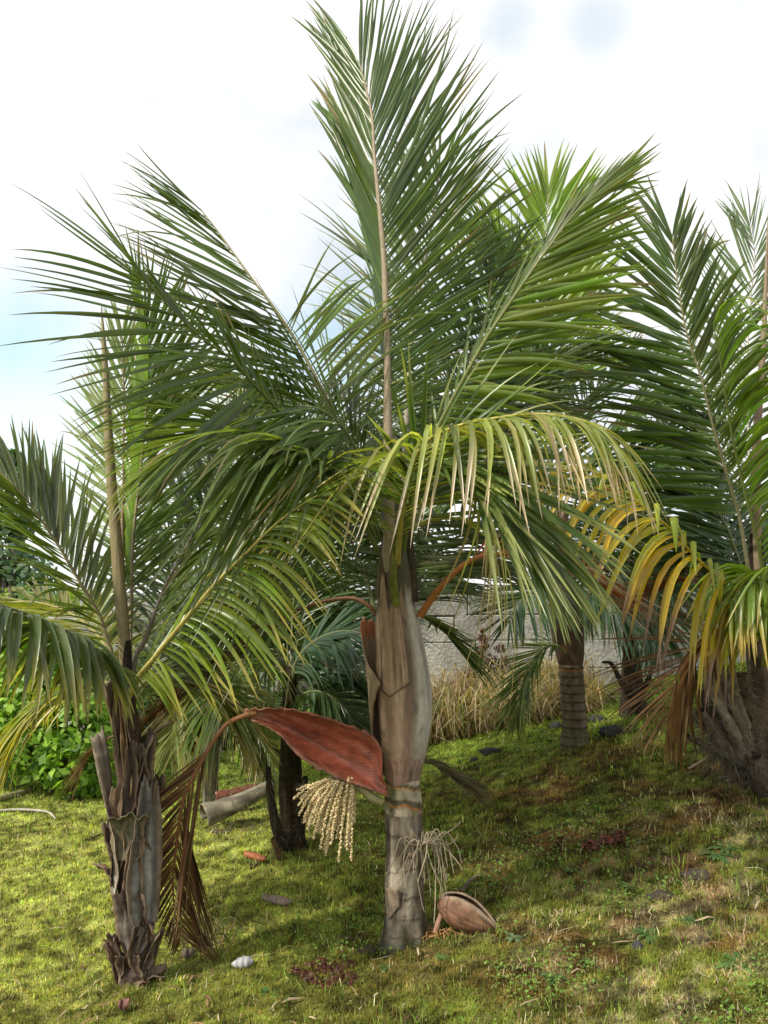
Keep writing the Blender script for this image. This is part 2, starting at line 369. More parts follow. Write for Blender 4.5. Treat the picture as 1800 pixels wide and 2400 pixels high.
# clover-like ground cover: small rounded leaves in patches
n = 36000; u = RNG.random(n); y = 1 / (1 / 2.2 + u * (1 / 6.5 - 1 / 2.2)); x = (RNG.random(n) * 2 - 1) * (.47 * y + .4)
dn = np.clip((fbm(x * 2 + 40, y * 2, 81) - .50) * 8, 0, 1) * np.clip((x + .6) / .8, 0, 1); k = RNG.random(n) < dn; x, y = x[k], y[k]; n = len(x)
z = ground_z(x, y) + .012 + .018 * RNG.random(n); a = RNG.random(n) * 6.28; s = (.0028 + .0035 * RNG.random(n)) * np.clip(y / 3.2, 1, 1.6)
th = np.linspace(0, 2 * np.pi, 6, endpoint=False); tx = RNG.normal(0, .35, n); ty = RNG.normal(0, .35, n)
cx = np.cos(th[None] + a[:, None]) * s[:, None]; cy = np.sin(th[None] + a[:, None]) * s[:, None]
V = np.stack([x[:, None] + cx, y[:, None] + cy, z[:, None] + cx * tx[:, None] + cy * ty[:, None]], -1)
cl = jitc(np.ones((n, 1)) * (.15, .24, .05), .3, .08)
o = mesh('ground_cover', V.reshape(-1, 3), np.arange(6 * n).reshape(-1, 6), M_GRASS, None, None, np.repeat(cl, 6, 0)); o['kind'] = 'stuff'
#@@PALMS
# ------------------------------------------------------------------ main palm
GROUP = 'palm trees on the mossy lawn'
D0 = G(950, 2210).y
A = thing('palm_tree', 'tall middle palm with a swollen brown crownshaft, ringed trunk and a loose red sheath', 'palm tree', G(950, 2212), GROUP)
def ringphase(t, v): return v * 9.5 + 1.2 * nse(3, v * 4, 0) + .16 * math.sin(t + 1 + 9 * v) + .22 * nse(math.cos(t) * 1.5, math.sin(t) * 1.5, v * 5)
def ringcol(t, v, z):
    f = ringphase(t, v) % 1.0
    n = nse(math.cos(t) * 2, math.sin(t) * 2, z * 9); n2 = nse(math.cos(t) * 5, math.sin(t) * 5, z * 4)
    c = lerp((.115, .09, .062), (.33, .285, .22), .5 + 1.3 * n + .7 * n2)
    if v < .24: c = lerp((.030, .032, .014), c, (v / .24) ** 1.6 + .6 * n)
    if v > .70: c = lerp(c, (.44, .38, .27), .8); c = lerp(c, (.15, .15, .065), max(0, min(1, 2.2 * n + .30)))
    if f < .09: c = lerp((.075, .045, .028), c, .35 + .6 * max(0, n2)) if v < .70 else (.42, .20, .07)
    elif f < .34 and v > .7: c = lerp(c, (.06, .045, .028), .8)
    return c
TR = [(2240, 872, 1030), (2215, 886, 1014), (2190, 895, 1005), (2150, 902, 997), (2070, 903, 992), (1990, 904, 992), (1920, 903, 990), (1870, 903, 988), (1820, 902, 982), (1760, 905, 980)]
loft('trunk', TR, M_BARK, A, ringcol, ns=48, sub=130, nz=.018, d=D0, seed=2,
     shape=lambda t, v: .022 * (1 - (ringphase(t, v) % 1)) * (1.7 if v > .7 else 1))
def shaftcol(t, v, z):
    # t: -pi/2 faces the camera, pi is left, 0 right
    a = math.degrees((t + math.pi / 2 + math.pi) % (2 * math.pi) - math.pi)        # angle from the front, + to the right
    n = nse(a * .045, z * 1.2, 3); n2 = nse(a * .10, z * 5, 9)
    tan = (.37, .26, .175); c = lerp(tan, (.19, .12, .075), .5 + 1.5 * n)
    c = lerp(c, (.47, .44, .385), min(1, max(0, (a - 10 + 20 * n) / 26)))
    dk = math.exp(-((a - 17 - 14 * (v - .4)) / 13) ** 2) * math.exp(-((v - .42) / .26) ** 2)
    c = lerp(c, (.085, .052, .035), .85 * dk)  # dark stripe right of the front: dirt, with shading painted in
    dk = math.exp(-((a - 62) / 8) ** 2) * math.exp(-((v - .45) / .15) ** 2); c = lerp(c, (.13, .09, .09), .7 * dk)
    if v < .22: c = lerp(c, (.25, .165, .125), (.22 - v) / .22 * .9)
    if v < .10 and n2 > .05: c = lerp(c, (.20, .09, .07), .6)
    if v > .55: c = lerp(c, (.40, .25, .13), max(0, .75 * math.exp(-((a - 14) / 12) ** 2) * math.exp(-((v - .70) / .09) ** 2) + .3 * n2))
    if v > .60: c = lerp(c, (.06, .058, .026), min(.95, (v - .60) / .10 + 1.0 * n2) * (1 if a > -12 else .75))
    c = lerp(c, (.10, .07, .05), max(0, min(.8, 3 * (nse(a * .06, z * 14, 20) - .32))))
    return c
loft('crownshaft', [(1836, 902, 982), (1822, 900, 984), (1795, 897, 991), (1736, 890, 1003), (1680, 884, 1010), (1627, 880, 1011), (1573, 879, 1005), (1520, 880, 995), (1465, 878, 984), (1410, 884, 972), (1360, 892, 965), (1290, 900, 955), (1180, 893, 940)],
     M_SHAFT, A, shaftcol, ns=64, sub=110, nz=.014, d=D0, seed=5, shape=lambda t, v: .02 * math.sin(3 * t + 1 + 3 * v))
def flap(root, axis_rows, d, a0, a1, top, bot, mat, colf, name, gap=.006, flare=.0, ns=16, sub=40, ragged=.02, parent=None, thick=.003):
    """a sheet wrapped round a shaft from angle a0 to a1 (degrees from the front, + right); top(u) and bot(u) give heights 0..1 along the shaft"""
    o = []
    for (py, a, b) in axis_rows:
        p = P((a + b) / 2, py, d); o.append((*p, (P(b, py, d) - P(a, py, d)).length / 2))
    s = spline(o, 200); V = []; C = []
    for i in range(sub):
        q = i / (sub - 1)
        for j in range(ns):
            u = j / (ns - 1); b_, t_ = bot(u), top(u) + ragged * nse(u * 9, 3.3, a0) * (q > .7)
            v = b_ + (t_ - b_) * q; x, y, z, r_ = [np.interp(v, np.linspace(0, 1, 200), s[:, k]) for k in range(4)]
            aa1 = a1(q) if callable(a1) else a1
            a = math.radians(a0 + (aa1 - a0) * u) - math.pi / 2
            fl = flare(u, q) if callable(flare) else flare * q ** 2
            rad = r_ * 1.02 + gap + fl
            V.append((x + rad * math.cos(a), y + rad * math.sin(a), z)); C.append(colf(u, q, z))
    i, j = np.meshgrid(np.arange(sub - 1), np.arange(ns - 1), indexing='ij')
    F = np.stack([i * ns + j, i * ns + j + 1, (i + 1) * ns + j + 1, (i + 1) * ns + j], -1).reshape(-1, 4)
    m = mesh(name, V, F, mat, root, parent or root, C)
    so_ = m.modifiers.new('solid', 'SOLIDIFY'); so_.thickness = thick; so_.offset = -1
    return m
SHR = [(1836, 902, 982), (1795, 897, 991), (1736, 890, 1003), (1680, 884, 1010), (1627, 880, 1011), (1573, 879, 1005), (1520, 880, 995), (1465, 878, 984), (1410, 878, 972), (1340, 885, 960)]
def flapc(u, q, z):
    n = nse(u * 6, z * 2, 1)
    c = lerp((.44, .36, .26), (.20, .125, .07), u * 1.1 + .9 * n)
    if q > .86 and u > .3: c = lerp(c, (.42, .16, .08), (q - .86) / .06)
    return c
def edge1(q): return np.interp(.02 + .72 * q, [0, .15, .30, .36, .42, .466, .51, .61, .70, .76], [-84, -80, -66, -58, -50, -36, -50, -84, -98, -112]) + 3 * nse(q * 14, 2, 7)
flap(A, SHR, D0, -165, edge1, lambda u: .74 + .03 * u, lambda u: .02, M_SHAFT, flapc, 'outer_leaf_sheath',
     flare=lambda u, q: .016 + .030 * max(0, q - .55) ** 1.2 * 2 * (.4 + u) + .006 * u, ns=20, sub=60, ragged=.03)
def flapc2(u, q, z):
    c = lerp((.40, .28, .19), (.22, .135, .08), .5 + 1.3 * nse(u * 6, z * 2, 4)); c = lerp(c, (.10, .06, .035), max(0, min(.8, 4 * (nse(u * 9, z * 5, 14) - .25))))
    e = max(0, 1 - min(u, 1 - u) / .07, 1 - (1 - q) / .06, 1 - q / .03)
    return lerp(c, (.07, .045, .03), .8 * e)
flap(A, SHR, D0, -48, 14, lambda u: .97 - .16 * u + .06 * math.sin(u * 9), lambda u: .42 + .10 * abs(u - .3), M_SHAFT, flapc2, 'inner_leaf_sheath', gap=.001, ragged=.05)
# petiole bases standing out of the shaft
b = Bag()
for (pts, r0, c) in (([(930, 1420, D0 - .085), (922, 1350, D0 - .075), (930, 1270, D0 - .05), (936, 1200, D0 - .02)], .016, (.16, .17, .03)),
                     ([(893, 1400, D0 - .03), (897, 1330, D0 - .02), (905, 1250, D0)], .022, (.10, .075, .045)),
                     ([(968, 1410, D0 - .02), (965, 1340, D0), (955, 1250, D0), (950, 1150, D0 + .03)], .022, (.065, .05, .032))):
    p = spline([P(*q) for q in pts], 14); b.tube(p, np.linspace(r0, r0 * .75, 14), c, 8)
b.build('petiole_base', M_BARK, A)
# bark flaps on the trunk
flap(A, TR, D0, 12, 38, lambda u: .66 - .07 * u, lambda u: .555, M_BARK, lambda u, q, z: (.34, .28, .20), 'bark_flake', gap=.008, flare=.02, ns=6, sub=10)
flap(A, TR, D0, -50, -14, lambda u: .36, lambda u: .20 + .08 * u, M_BARK, lambda u, q, z: (.22, .17, .12), 'bark_flake', gap=.005, flare=.012, ns=6, sub=10)

d = D0
fr = lambda pts, **k: frond(A, pts, **k)
fr([(908, 1340, d - .02), (912, 1200, d - .05), (909, 1000, d - .08), (906, 780, d - .1), (900, 612, d - .1), (891, 506, d - .1), (878, 371, d - .08), (870, 262, d - .05), (843, 150, d)],
   L=.66, n=66, s0=.30, jit=2.5, broken=.0, skip=.02, ref=(.25, 1, -.1), ang=(66, 42, 14), prof=(.45, 1, .62), vee=22, droop=.12, w=.030, r=(.028, .003), rib=(.30, .24, .16), col=(.060, .105, .026), tw=8,
   rt=dict(col=(.115, .165, .068), tw=40, vee=6, ang=(58, 38, 12), w=.024, L=.70, n=74), l=dict(vee=(80, 38, 22), tw=-8, ang=(32, 26, 15), col=(.080, .138, .016), w=.046, L=.68, prof=(.5, 1, .70)))
fr([(948, 1250, d + .1), (951, 1050, d + .3), (958, 880, d + .4), (967, 780, d + .42), (985, 670, d + .42), (1005, 570, d + .4), (1030, 401, d + .35)],
   L=.66, n=60, s0=.28, ref=(.1, 1, 0), ang=(70, 50, 18), vee=15, droop=.22, w=.026, col=GREY, r=(.022, .003), rib=(.34, .30, .22), tw=30, rt=dict(col=(.095, .14, .06)))
fr([(955, 1250, d), (985, 1100, d - .05), (1025, 1005, d - .12), (1117, 832, d - .2), (1182, 729, d - .25), (1280, 588, d - .3), (1350, 497, d - .3), (1420, 425, d - .3)],
   L=.46, n=60, s0=.22, ref=(.2, .9, .35), ang=(66, 38, 8), vee=8, droop=.30, w=.028, col=(.10, .15, .045), rib=(.17, .19, .06), tw=15,
   rt=dict(col=(.155, .215, .040), ang=(78, 42, 8), w=.032, L=.48, tw=15, vee=0, droop=(.5, .3, .1)), l=dict(col=GREEN, vee=(60, 78, 60), ang=(60, 30, 6), L=.42, n=22))
fr([(885, 1250, d), (830, 1060, d - .1), (787, 978, d - .15), (743, 891, d - .2), (700, 810, d - .22), (651, 734, d - .25), (586, 647, d - .25), (520, 555, d - .2), (470, 490, d - .17)],
   L=.60, n=52, s0=.20, ref=(.25, -.9, .35), ang=(66, 38, 12), vee=5, droop=.12, w=.025, col=(.080, .120, .028), rib=(.26, .24, .12), r=(.013, .0025), tw=18, prof=(.7, 1, .6),
   rt=dict(s1=.60, vee=(-5, 5, 10), ang=(86, 76, 62), tw=20, col=(.17, .21, .10), droop=(.9, .9, .7), L=.52, prof=(1.2, 1, .7), n=26), l=dict(vee=0, tw=20))
fr([(885, 1260, d - .02), (760, 1085, d - .2), (651, 962, d - .4), (591, 897, d - .5), (542, 842, d - .58), (461, 783, d - .66), (369, 690, d - .75), (325, 638, d - .8)],
   L=.62, n=46, s0=.14, ref=(.2, -.9, .4), ang=(64, 42, 16), vee=8, droop=.30, w=.028, col=(.070, .105, .018), rib=(.10, .13, .03), tw=10, prof=(.9, 1, .55),
   l=dict(ang=(104, 64, 18), vee=0, droop=(.75, .32, .2), L=.60, tw=25, prof=(1.35, 1.1, .62), n=50), rt=dict(ang=(80, 40, 8), droop=(1.0, .5, .1), n=30, vee=-20, L=.52, prof=(1, .55, .6)))
fr([(885, 1290, d - .03), (800, 1130, d - .2), (700, 1050, d - .35), (600, 1010, d - .45), (500, 1010, d - .5), (420, 1050, d - .5)],
   L=.74, n=48, s0=.15, ref=(.1, -.3, 1), ang=(66, 48, 22), vee=-5, droop=.75, broken=.01, w=.024, col=GREEN, rib=(.12, .14, .05), tw=20)
fr([(888, 1260, d), (855, 1110, d - .12), (810, 1010, d - .22), (750, 960, d - .3), (690, 950, d - .34)],
   L=.70, n=46, s0=.2, ref=(.4, -.6, .6), ang=(84, 66, 24), vee=-5, droop=(.9, .7, .4), broken=.01, w=.024, col=(.115, .16, .055), rib=(.15, .17, .07), tw=30)
fr([(950, 1430, d + .2), (1010, 1310, d + .45), (1100, 1250, d + .6), (1210, 1280, d + .65), (1290, 1360, d + .65)],
   L=.55, n=48, s0=.12, ref=(0, -.4, .9), ang=(66, 50, 20), vee=0, droop=.55, w=.024, col=DARK)
fr([(948, 1440, d + .2), (990, 1350, d + .6), (1070, 1310, d + .9), (1170, 1330, d + 1.0)],
   L=.52, n=44, s0=.12, ref=(0, -.4, .9), ang=(66, 50, 20), vee=0, droop=.5, w=.024, col=DARK)
fr([(940, 1270, d + .2), (1010, 1090, d + .35), (1080, 930, d + .45), (1130, 780, d + .5), (1160, 640, d + .5)],
   L=.72, n=56, s0=.2, ref=(.1, .9, .3), ang=(74, 56, 20), vee=5, droop=.3, w=.024, col=(.085, .125, .045), tw=25)
fr([(935, 1280, d + .3), (960, 1120, d + .6), (1040, 1000, d + .8), (1150, 930, d + .9), (1270, 940, d + .95)],
   L=.72, n=50, s0=.15, ref=(-.2, -.2, .9), ang=(70, 54, 20), vee=5, droop=.5, w=.025, col=DARK, tw=20)
fr([(880, 1280, d + .1), (820, 1120, d + .35), (740, 1010, d + .55), (650, 940, d + .7), (560, 910, d + .8)],
   L=.78, n=56, s0=.15, ref=(.2, -.2, 1), ang=(68, 50, 20), vee=8, droop=.45, w=.024, col=(.085, .12, .03), tw=20)
fr([(945, 1290, d + .05), (1030, 1100, d + .3), (1130, 970, d + .5), (1250, 880, d + .7), (1380, 850, d + .8), (1480, 880, d + .85)],
   L=.60, n=54, s0=.15, ref=(-.2, -.1, 1), ang=(64, 46, 18), vee=14, droop=.55, w=.026, col=DARK)
# yellowing arch
fr([(932, 1320, d - .06), (940, 1220, d - .18), (958, 1110, d - .32), (1000, 1035, d - .42), (1070, 1000, d - .5), (1144, 983, d - .56), (1250, 970, d - .63), (1345, 980, d - .68), (1405, 1005, d - .72), (1445, 1045, d - .74)],
   L=.50, n=44, s0=.10, ref=(0, -.15, 1), ang=(60, 50, 24), vee=0, hang=.95, leanx=(-.42, -.2, .22), w=.024, col=(.38, .34, .10), col2=(.20, .25, .06), tip=(.46, .36, .24), tipf=.66, rib=(.38, .32, .09), prof=(1.8, .95, .6), leafjit=.2,
   l=dict(col=(.30, .31, .08)), label='yellowing frond arching to the right')
fr([(945, 1290, d - .05), (965, 1150, d - .2), (1010, 1085, d - .3), (1075, 1085, d - .38), (1150, 1140, d - .45), (1225, 1225, d - .5), (1280, 1310, d - .52)],
   L=.60, n=50, s0=.18, ref=(.3, -.7, .5), ang=(52, 26, 12), vee=5, droop=.45, w=.026, col=(.085, .135, .035), tip=(.27, .30, .10), tipf=.72, rib=(.12, .16, .04))
# dead fronds
fr([(984, 1445, d - .03), (1012, 1402, d - .05), (1045, 1362, d - .06), (1090, 1322, d - .05), (1140, 1302, d), (1230, 1300, d + .05), (1330, 1325, d + .1), (1450, 1385, d + .15)],
   L=.45, n=36, s0=.30, ref=(0, -.5, 1), ang=(24, 16, 8), vee=0, droop=.5, w=.012, col=RUST, tip=(.28, .20, .14), tipf=.7, rib=(.34, .125, .03), r=(.016, .003), mat=M_DRY, tw=30, label='dead rust-brown frond with an orange stalk')
fr([(880, 1440, d + .03), (862, 1418, d + .03), (820, 1402, d + .06), (730, 1418, d + .12), (620, 1470, d + .15), (500, 1560, d + .15), (400, 1640, d + .1), (330, 1700, d + .1)],
   L=.42, n=40, s0=.25, ref=(0, -.4, 1), ang=(24, 14, 8), vee=0, droop=.35, w=.011, col=(.15, .075, .035), tip=(.22, .14, .09), tipf=.7, rib=(.17, .08, .04), mat=M_DRY, tw=30, label='dead brown frond trailing to the left')
fr([(960, 1780, d + .12), (1000, 1782, d + .16), (1040, 1800, d + .2), (1090, 1822, d + .22)],
   L=.28, n=26, s0=.1, ref=(0, -.3, 1), ang=(30, 20, 8), vee=-10, droop=.5, w=.012, col=(.05, .042, .022), rib=(.06, .045, .025), r=(.007, .002), mat=M_DRY, label='dry dark frond end behind the trunk')
fr([(958, 1430, d + .1), (985, 1440, d + .2), (1030, 1470, d + .3), (1080, 1520, d + .38)],
   L=.42, n=30, s0=.05, ref=(.2, -.5, 1), ang=(40, 26, 12), vee=0, droop=.4, w=.022, col=DARK)
fr([(955, 1440, d + .15), (958, 1330, d + .35), (970, 1220, d + .5), (990, 1100, d + .6), (1030, 980, d + .7)],
   L=.60, n=44, s0=.1, ref=(.1, 1, .1), ang=(84, 70, 30), vee=8, droop=.12, w=.024, col=DARK)
fr([(880, 1440, d + .15), (850, 1330, d + .4), (800, 1230, d + .6), (740, 1170, d + .75), (660, 1150, d + .85)],
   L=.58, n=46, s0=.1, ref=(.2, -.2, 1), ang=(70, 50, 20), vee=10, droop=.5, w=.024, col=DARK)
# the frond that has come loose: red boat-shaped sheath and brown blade
hang = fr([(600, 1672, d - .09), (575, 1677, d - .10), (532, 1697, d - .12), (498, 1740, d - .14), (472, 1785, d - .15), (445, 1835, d - .16), (428, 1880, d - .16), (416, 1960, d - .15), (405, 2058, d - .14), (411, 2145, d - .12), (424, 2195, d - .1)],
   L=.54, n=44, s0=.24, ref=(.15, -1, .2), ang=(20, 24, 30), vee=0, droop=.05, w=.0125, jit=1.5, sj=.02, broken=0, leafjit=.3, col=(.135, .068, .030), tip=(.15, .10, .06), tipf=.8, rib=(.22, .095, .04), r=(.013, .003), mat=M_DRY, tw=15,
   prof=(1.0, .8, .4), l=dict(ang=(22, 32, 30), L=.24), name='hanging_dead_frond', label='dead frond hanging head down, brown blade and red boat-shaped sheath')
top = spline([P(573, 1663, d - .09), P(648, 1657, d - .11), P(726, 1670, d - .12), P(801, 1693, d - .11), P(860, 1716, d - .10), P(893, 1752, d - .09), P(897, 1800, d - .088), P(900, 1835, d - .086)], 50)
mid_ = spline([P(573, 1672, d - .095), P(628, 1690, d - .075), P(707, 1725, d - .045), P(785, 1772, d - .035), P(844, 1810, d - .06), P(880, 1838, d - .08), P(900, 1850, d - .087), P(908, 1862, d - .09)], 50)
bot = spline([P(573, 1682, d - .09), P(648, 1717, d - .13), P(687, 1759, d - .16), P(730, 1795, d - .17), P(801, 1827, d - .15), P(863, 1849, d - .12), P(895, 1862, d - .1), P(910, 1870, d - .092)], 50)
V = []; C = []
for i in range(50):
    cv = spline([top[i], top[i] * .55 + mid_[i] * .45 + np.array((0, .012, .004)), mid_[i], mid_[i] * .5 + bot[i] * .5 + np.array((0, .006, -.004)), bot[i]], 22)
    for j in range(22):
        n = nse(i * .12, j * .35, 2); ck = math.exp(-((j - 10.5) / 1.6) ** 2)
        c = lerp((.33, .088, .048), (.24, .062, .032), .5 + n); c = lerp(c, (.13, .04, .022), .6 * ck)
        if i < 8: c = lerp((.26, .12, .06), c, i / 8)
        if j > 19: c = lerp(c, (.42, .22, .15), .5)
        ed = max(0, (abs(j - 10.5) - 8) / 2.5); c = lerp(c, (.12, .055, .03), min(.8, ed * max(0, .5 + 1.6 * nse(i * .4, j, 3))))
        c = lerp(c, (.11, .035, .022), max(0, min(.7, 4 * (nse(i * .25, j * .5, 31) - .22))))
        V.append(cv[j] + np.array((0, 1, .3)) * (.010 * nse(i * .07, j * .55, 7) + .004 * nse(i * .5, j * .9, 17)) + np.array((0, 0, 1)) * ed * .012 * nse(i * .55, j, 9)); C.append(c)
i, j = np.meshgrid(np.arange(49), np.arange(21), indexing='ij')
F = np.stack([i * 22 + j, (i + 1) * 22 + j, (i + 1) * 22 + j + 1, i * 22 + j + 1], -1).reshape(-1, 4)
sh = mesh('red_sheath', V, F, M_RED, A, hang, C); md = sh.modifiers.new('solid', 'SOLIDIFY'); md.thickness = .005
# flower cluster
b = Bag(); root_pt = P(893, 1880, d - .07); knot = P(815, 1838, d - .07)
b.tube(spline([root_pt, P(870, 1868, d - .09), P(845, 1845, d - .09), knot], 14), np.linspace(.016, .02, 14), (.30, .28, .13), 8)
OCT = np.array([(1, 0, 0), (0, 1, 0), (-1, 0, 0), (0, -1, 0), (0, 0, 1), (0, 0, -1)], float)
OF = np.array([(0, 1, 4, 4), (1, 2, 4, 4), (2, 3, 4, 4), (3, 0, 4, 4), (1, 0, 5, 5), (2, 1, 5, 5), (3, 2, 5, 5), (0, 3, 5, 5)])
beadV, beadF, beadC = [], [], []; nb = 0
for k in range(42):
    u = (k + .5) / 42 + random.uniform(-.02, .02); ex = 690 + 138 * u + random.uniform(-6, 6); ey = 1885 + 118 * math.sin(min(1, u * 1.25) * 1.57) + random.uniform(-75, 22)
    de = d - .09 + random.uniform(-.07, .07); sx = 768 + 62 * u; sy = 1824 + 6 * math.sin(u * 3) + random.uniform(-3, 8)
    p = spline([knot + Vector((0, random.uniform(-.02, .02), 0)), P(sx, sy, de + .01), P(sx * .5 + ex * .5 - 10 + 12 * u, (sy * .55 + ey * .45), de), P(ex, ey, de)], 64)
    b.tube(p, np.linspace(.0032, .0015, 64), (.42, .36, .19), 5)
    for q in range(6, 63):
        for _ in range(2):
            v = Vector((random.gauss(0, 1), random.gauss(0, 1), random.gauss(0, 1))).normalized() * .0042; rr = random.uniform(.0030, .0048)
            beadV.append(OCT * rr + p[q] + np.array(v)); cc = np.array((.78, .62, .35)) * random.uniform(.7, 1.2); beadC.append(np.broadcast_to(cc, (6, 3)))
            for f in OF: beadF.append([int(x) + nb for x in f[:3]])
            nb += 6
fcl = b.build('flower_cluster', M_FLOWER, A)
fb = mesh('flower_bud', np.vstack(beadV), beadF, M_FLOWER, A, fcl, np.vstack(beadC)); fb['kind'] = 'stuff'
# spent flower stalk
b = Bag(); s0_ = P(962, 2005, d - .07); kn = P(990, 1985, d - .10)
b.tube(spline([s0_, P(975, 1998, d - .09), kn], 8), np.linspace(.012, .008, 8), (.22, .17, .12))
for k in range(30):
    u = k / 29; ex = 925 + 160 * u ** .9 + random.uniform(-8, 8); ey = 2060 + 45 * math.sin(u * 3.0) + random.uniform(-75, 40) - (50 if u > .85 else 0)
    de = d - .12 + random.uniform(-.06, .08); mx = 985 + (ex - 985) * .65; my = 1966 + random.uniform(-26, 30) + (10 if u < .3 else 0)
    pts = [kn, P(985 + (mx - 985) * .5, 1975 + random.uniform(-8, 6), de), P(mx, my, de), P(mx + (ex - mx) * .7, my + (ey - my) * .5, de), P(ex, ey, de)]
    p = spline(pts, 26); p[6:] += np.cumsum(np.cumsum(RNG.normal(0, .0005, (20, 3)), 0), 0)
    b.tube(p, np.linspace(.0034, .0016, 26), np.array((.33, .27, .19)) * random.uniform(.7, 1.2), 5)
b.build('spent_flower_stalk', M_TWIG, A)

# ------------------------------------------------------------------ left palm
gb = G(318, 2296); dB = gb.y
B = thing('palm_tree', 'left palm with an upright unopened spear and grey peeling leaf bases round its trunk', 'palm tree', gb, GROUP)
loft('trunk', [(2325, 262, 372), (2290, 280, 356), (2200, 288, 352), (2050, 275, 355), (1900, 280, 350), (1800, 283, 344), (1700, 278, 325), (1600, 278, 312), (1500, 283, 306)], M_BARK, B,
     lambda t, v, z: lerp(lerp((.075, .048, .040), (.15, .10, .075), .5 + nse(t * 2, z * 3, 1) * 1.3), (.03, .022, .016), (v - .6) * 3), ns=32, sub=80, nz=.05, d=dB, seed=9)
TB = [(2318, 276, 360), (2280, 280, 354), (2200, 281, 355), (2050, 268, 362), (1900, 272, 356), (1800, 278, 346), (1700, 276, 328), (1600, 278, 312), (1500, 283, 306)]
def oldbase(a, half, v0, v1, flare, c1, c2, tipw=.2, gap=.006, tw=0, curl=.02, lip=0):
    V = []; C = []; o = []
    for (py, x0, x1) in TB:
        p = P((x0 + x1) / 2, py, dB); o.append((*p, (P(x1, py, dB) - P(x0, py, dB)).length / 2))
    s = spline(o, 200); ns, sub = 21, 44; sd = random.random() * 9
    for i in range(sub):
        q = i / (sub - 1)
        wd = half * (1 if q < .40 else 1 - (1 - tipw) * ((q - .40) / .60) ** .9) * min(1, .55 + q * 3)
        for j in range(ns):
            u = j / (ns - 1) * 2 - 1
            v = v0 + (v1 - v0) * (q + .06 * (1 - abs(u)) * q - .05 * nse(u * 5, sd, 2) * (q > .9)); x, y, z, r_ = [np.interp(v, np.linspace(0, 1, 200), s[:, k]) for k in range(4)]
            an = math.radians(a + tw * q ** 1.5 + wd * u * (1 + .10 * nse(q * 9, sd, u > 0)) + 8 * nse(q * 2.5, sd, 0)) - math.pi / 2
            rad = r_ + gap + flare * q ** 2.2 + curl * (abs(u) ** 2.5) * (.25 + q) - .010 * math.cos(u * 1.57) * math.sin(q * 3) + .010 * nse(u * 2, q * 4, sd) + lip * max(0, q - .8) * 5 * q
            V.append((x + rad * math.cos(an), y + rad * math.sin(an), z + .02 * nse(u * 3, sd, 5) * q - lip * max(0, q - .88) * 4))
            n = nse(u * 3, q * 1.5, sd); n2 = nse(u * 9, q * 2, sd + 5); c = lerp(c1, c2, .5 + 1.6 * n + .6 * n2); c = lerp(c, (.035, .024, .020), max(0, 1.0 * nse(u * 1.5, q * 5, sd + 3) - .05))
            if abs(u) > .86: c = lerp(c, (.24, .17, .11), .6)
            C.append(c)
    i, j = np.meshgrid(np.arange(sub - 1), np.arange(ns - 1), indexing='ij')
    F = np.stack([i * ns + j, i * ns + j + 1, (i + 1) * ns + j + 1, (i + 1) * ns + j], -1).reshape(-1, 4)
    m = mesh('old_leaf_base', V, F, M_HUSK, B, B, C); k = m.modifiers.new('solid', 'SOLIDIFY'); k.thickness = .003
gr1, gr2, br1, br2, gn = (.29, .25, .205), (.10, .075, .056), (.20, .12, .072), (.055, .033, .025), (.16, .15, .08)
oldbase(-62, 44, .27, .72, .055, (.42, .385, .32), (.17, .13, .10), .10, tw=-26, curl=.03)            # long grey one at the left with a free tip
oldbase(-45, 30, .34, .58, .012, (.25, .17, .11), br1, .5, .002, tw=20)
oldbase(38, 40, .17, .585, .016, (.27, .265, .245), (.12, .105, .09), .45, .010, tw=6, curl=.03)   # long grey one at the right
oldbase(14, 24, .26, .44, .004, (.34, .23, .14), br1, .4, .001)
oldbase(-4, 40, .385, .52, .030, gn, (.10, .09, .06), .75, .014, tw=10, curl=.012, lip=.02)   # green-grey folded lip in the middle
oldbase(18, 42, .48, .70, .020, (.11, .082, .066), br2, .45, .004, tw=8)
oldbase(48, 26, .50, .735, .050, (.12, .10, .088), br2, .15, .006, tw=12)
oldbase(-12, 40, .50, .88, .010, (.13, .078, .055), br2, .30, .002)
oldbase(-2, 9, .56, .84, .004, (.42, .27, .14), (.30, .18, .09), .4, .004)
oldbase(-55, 26, .66, .875, .030, (.20, .13, .09), gr2, .25, tw=-8)
oldbase(80, 34, .40, .60, .030, br2, (.045, .03, .026), .5)
oldbase(85, 26, .66, .765, .13, (.26, .17, .10), br1, .35, curl=.0)
oldbase(60, 26, .62, .72, .04, (.16, .10, .085), br2, .3, tw=10)
oldbase(-75, 28, .33, .47, .02, br2, (.05, .03, .026), .4)
oldbase(-78, 30, .30, .36, .03, (.16, .12, .09), br1, .3, lip=.01)
oldbase(5, 46, .12, .29, .006, (.17, .145, .12), br2, .8, .008, tw=-6, curl=.012)
oldbase(30, 36, .07, .20, .010, gr2, br2, .5, .010)
oldbase(-50, 30, .05, .165, .014, (.14, .10, .08), br2, .5, lip=.0)
oldbase(50, 34, .05, .19, .012, (.13, .115, .10), gr2, .5, curl=.006, lip=.0)
oldbase(66, 30, .02, .17, .045, gr2, br2, .25, curl=.006)
oldbase(-5, 40, .03, .12, .012, (.10, .07, .055), br2, .6)
oldbase(-80, 24, .0, .14, .03, br1, br2, .4)
d = dB
fb_ = lambda pts, **k: frond(B, pts, **k)
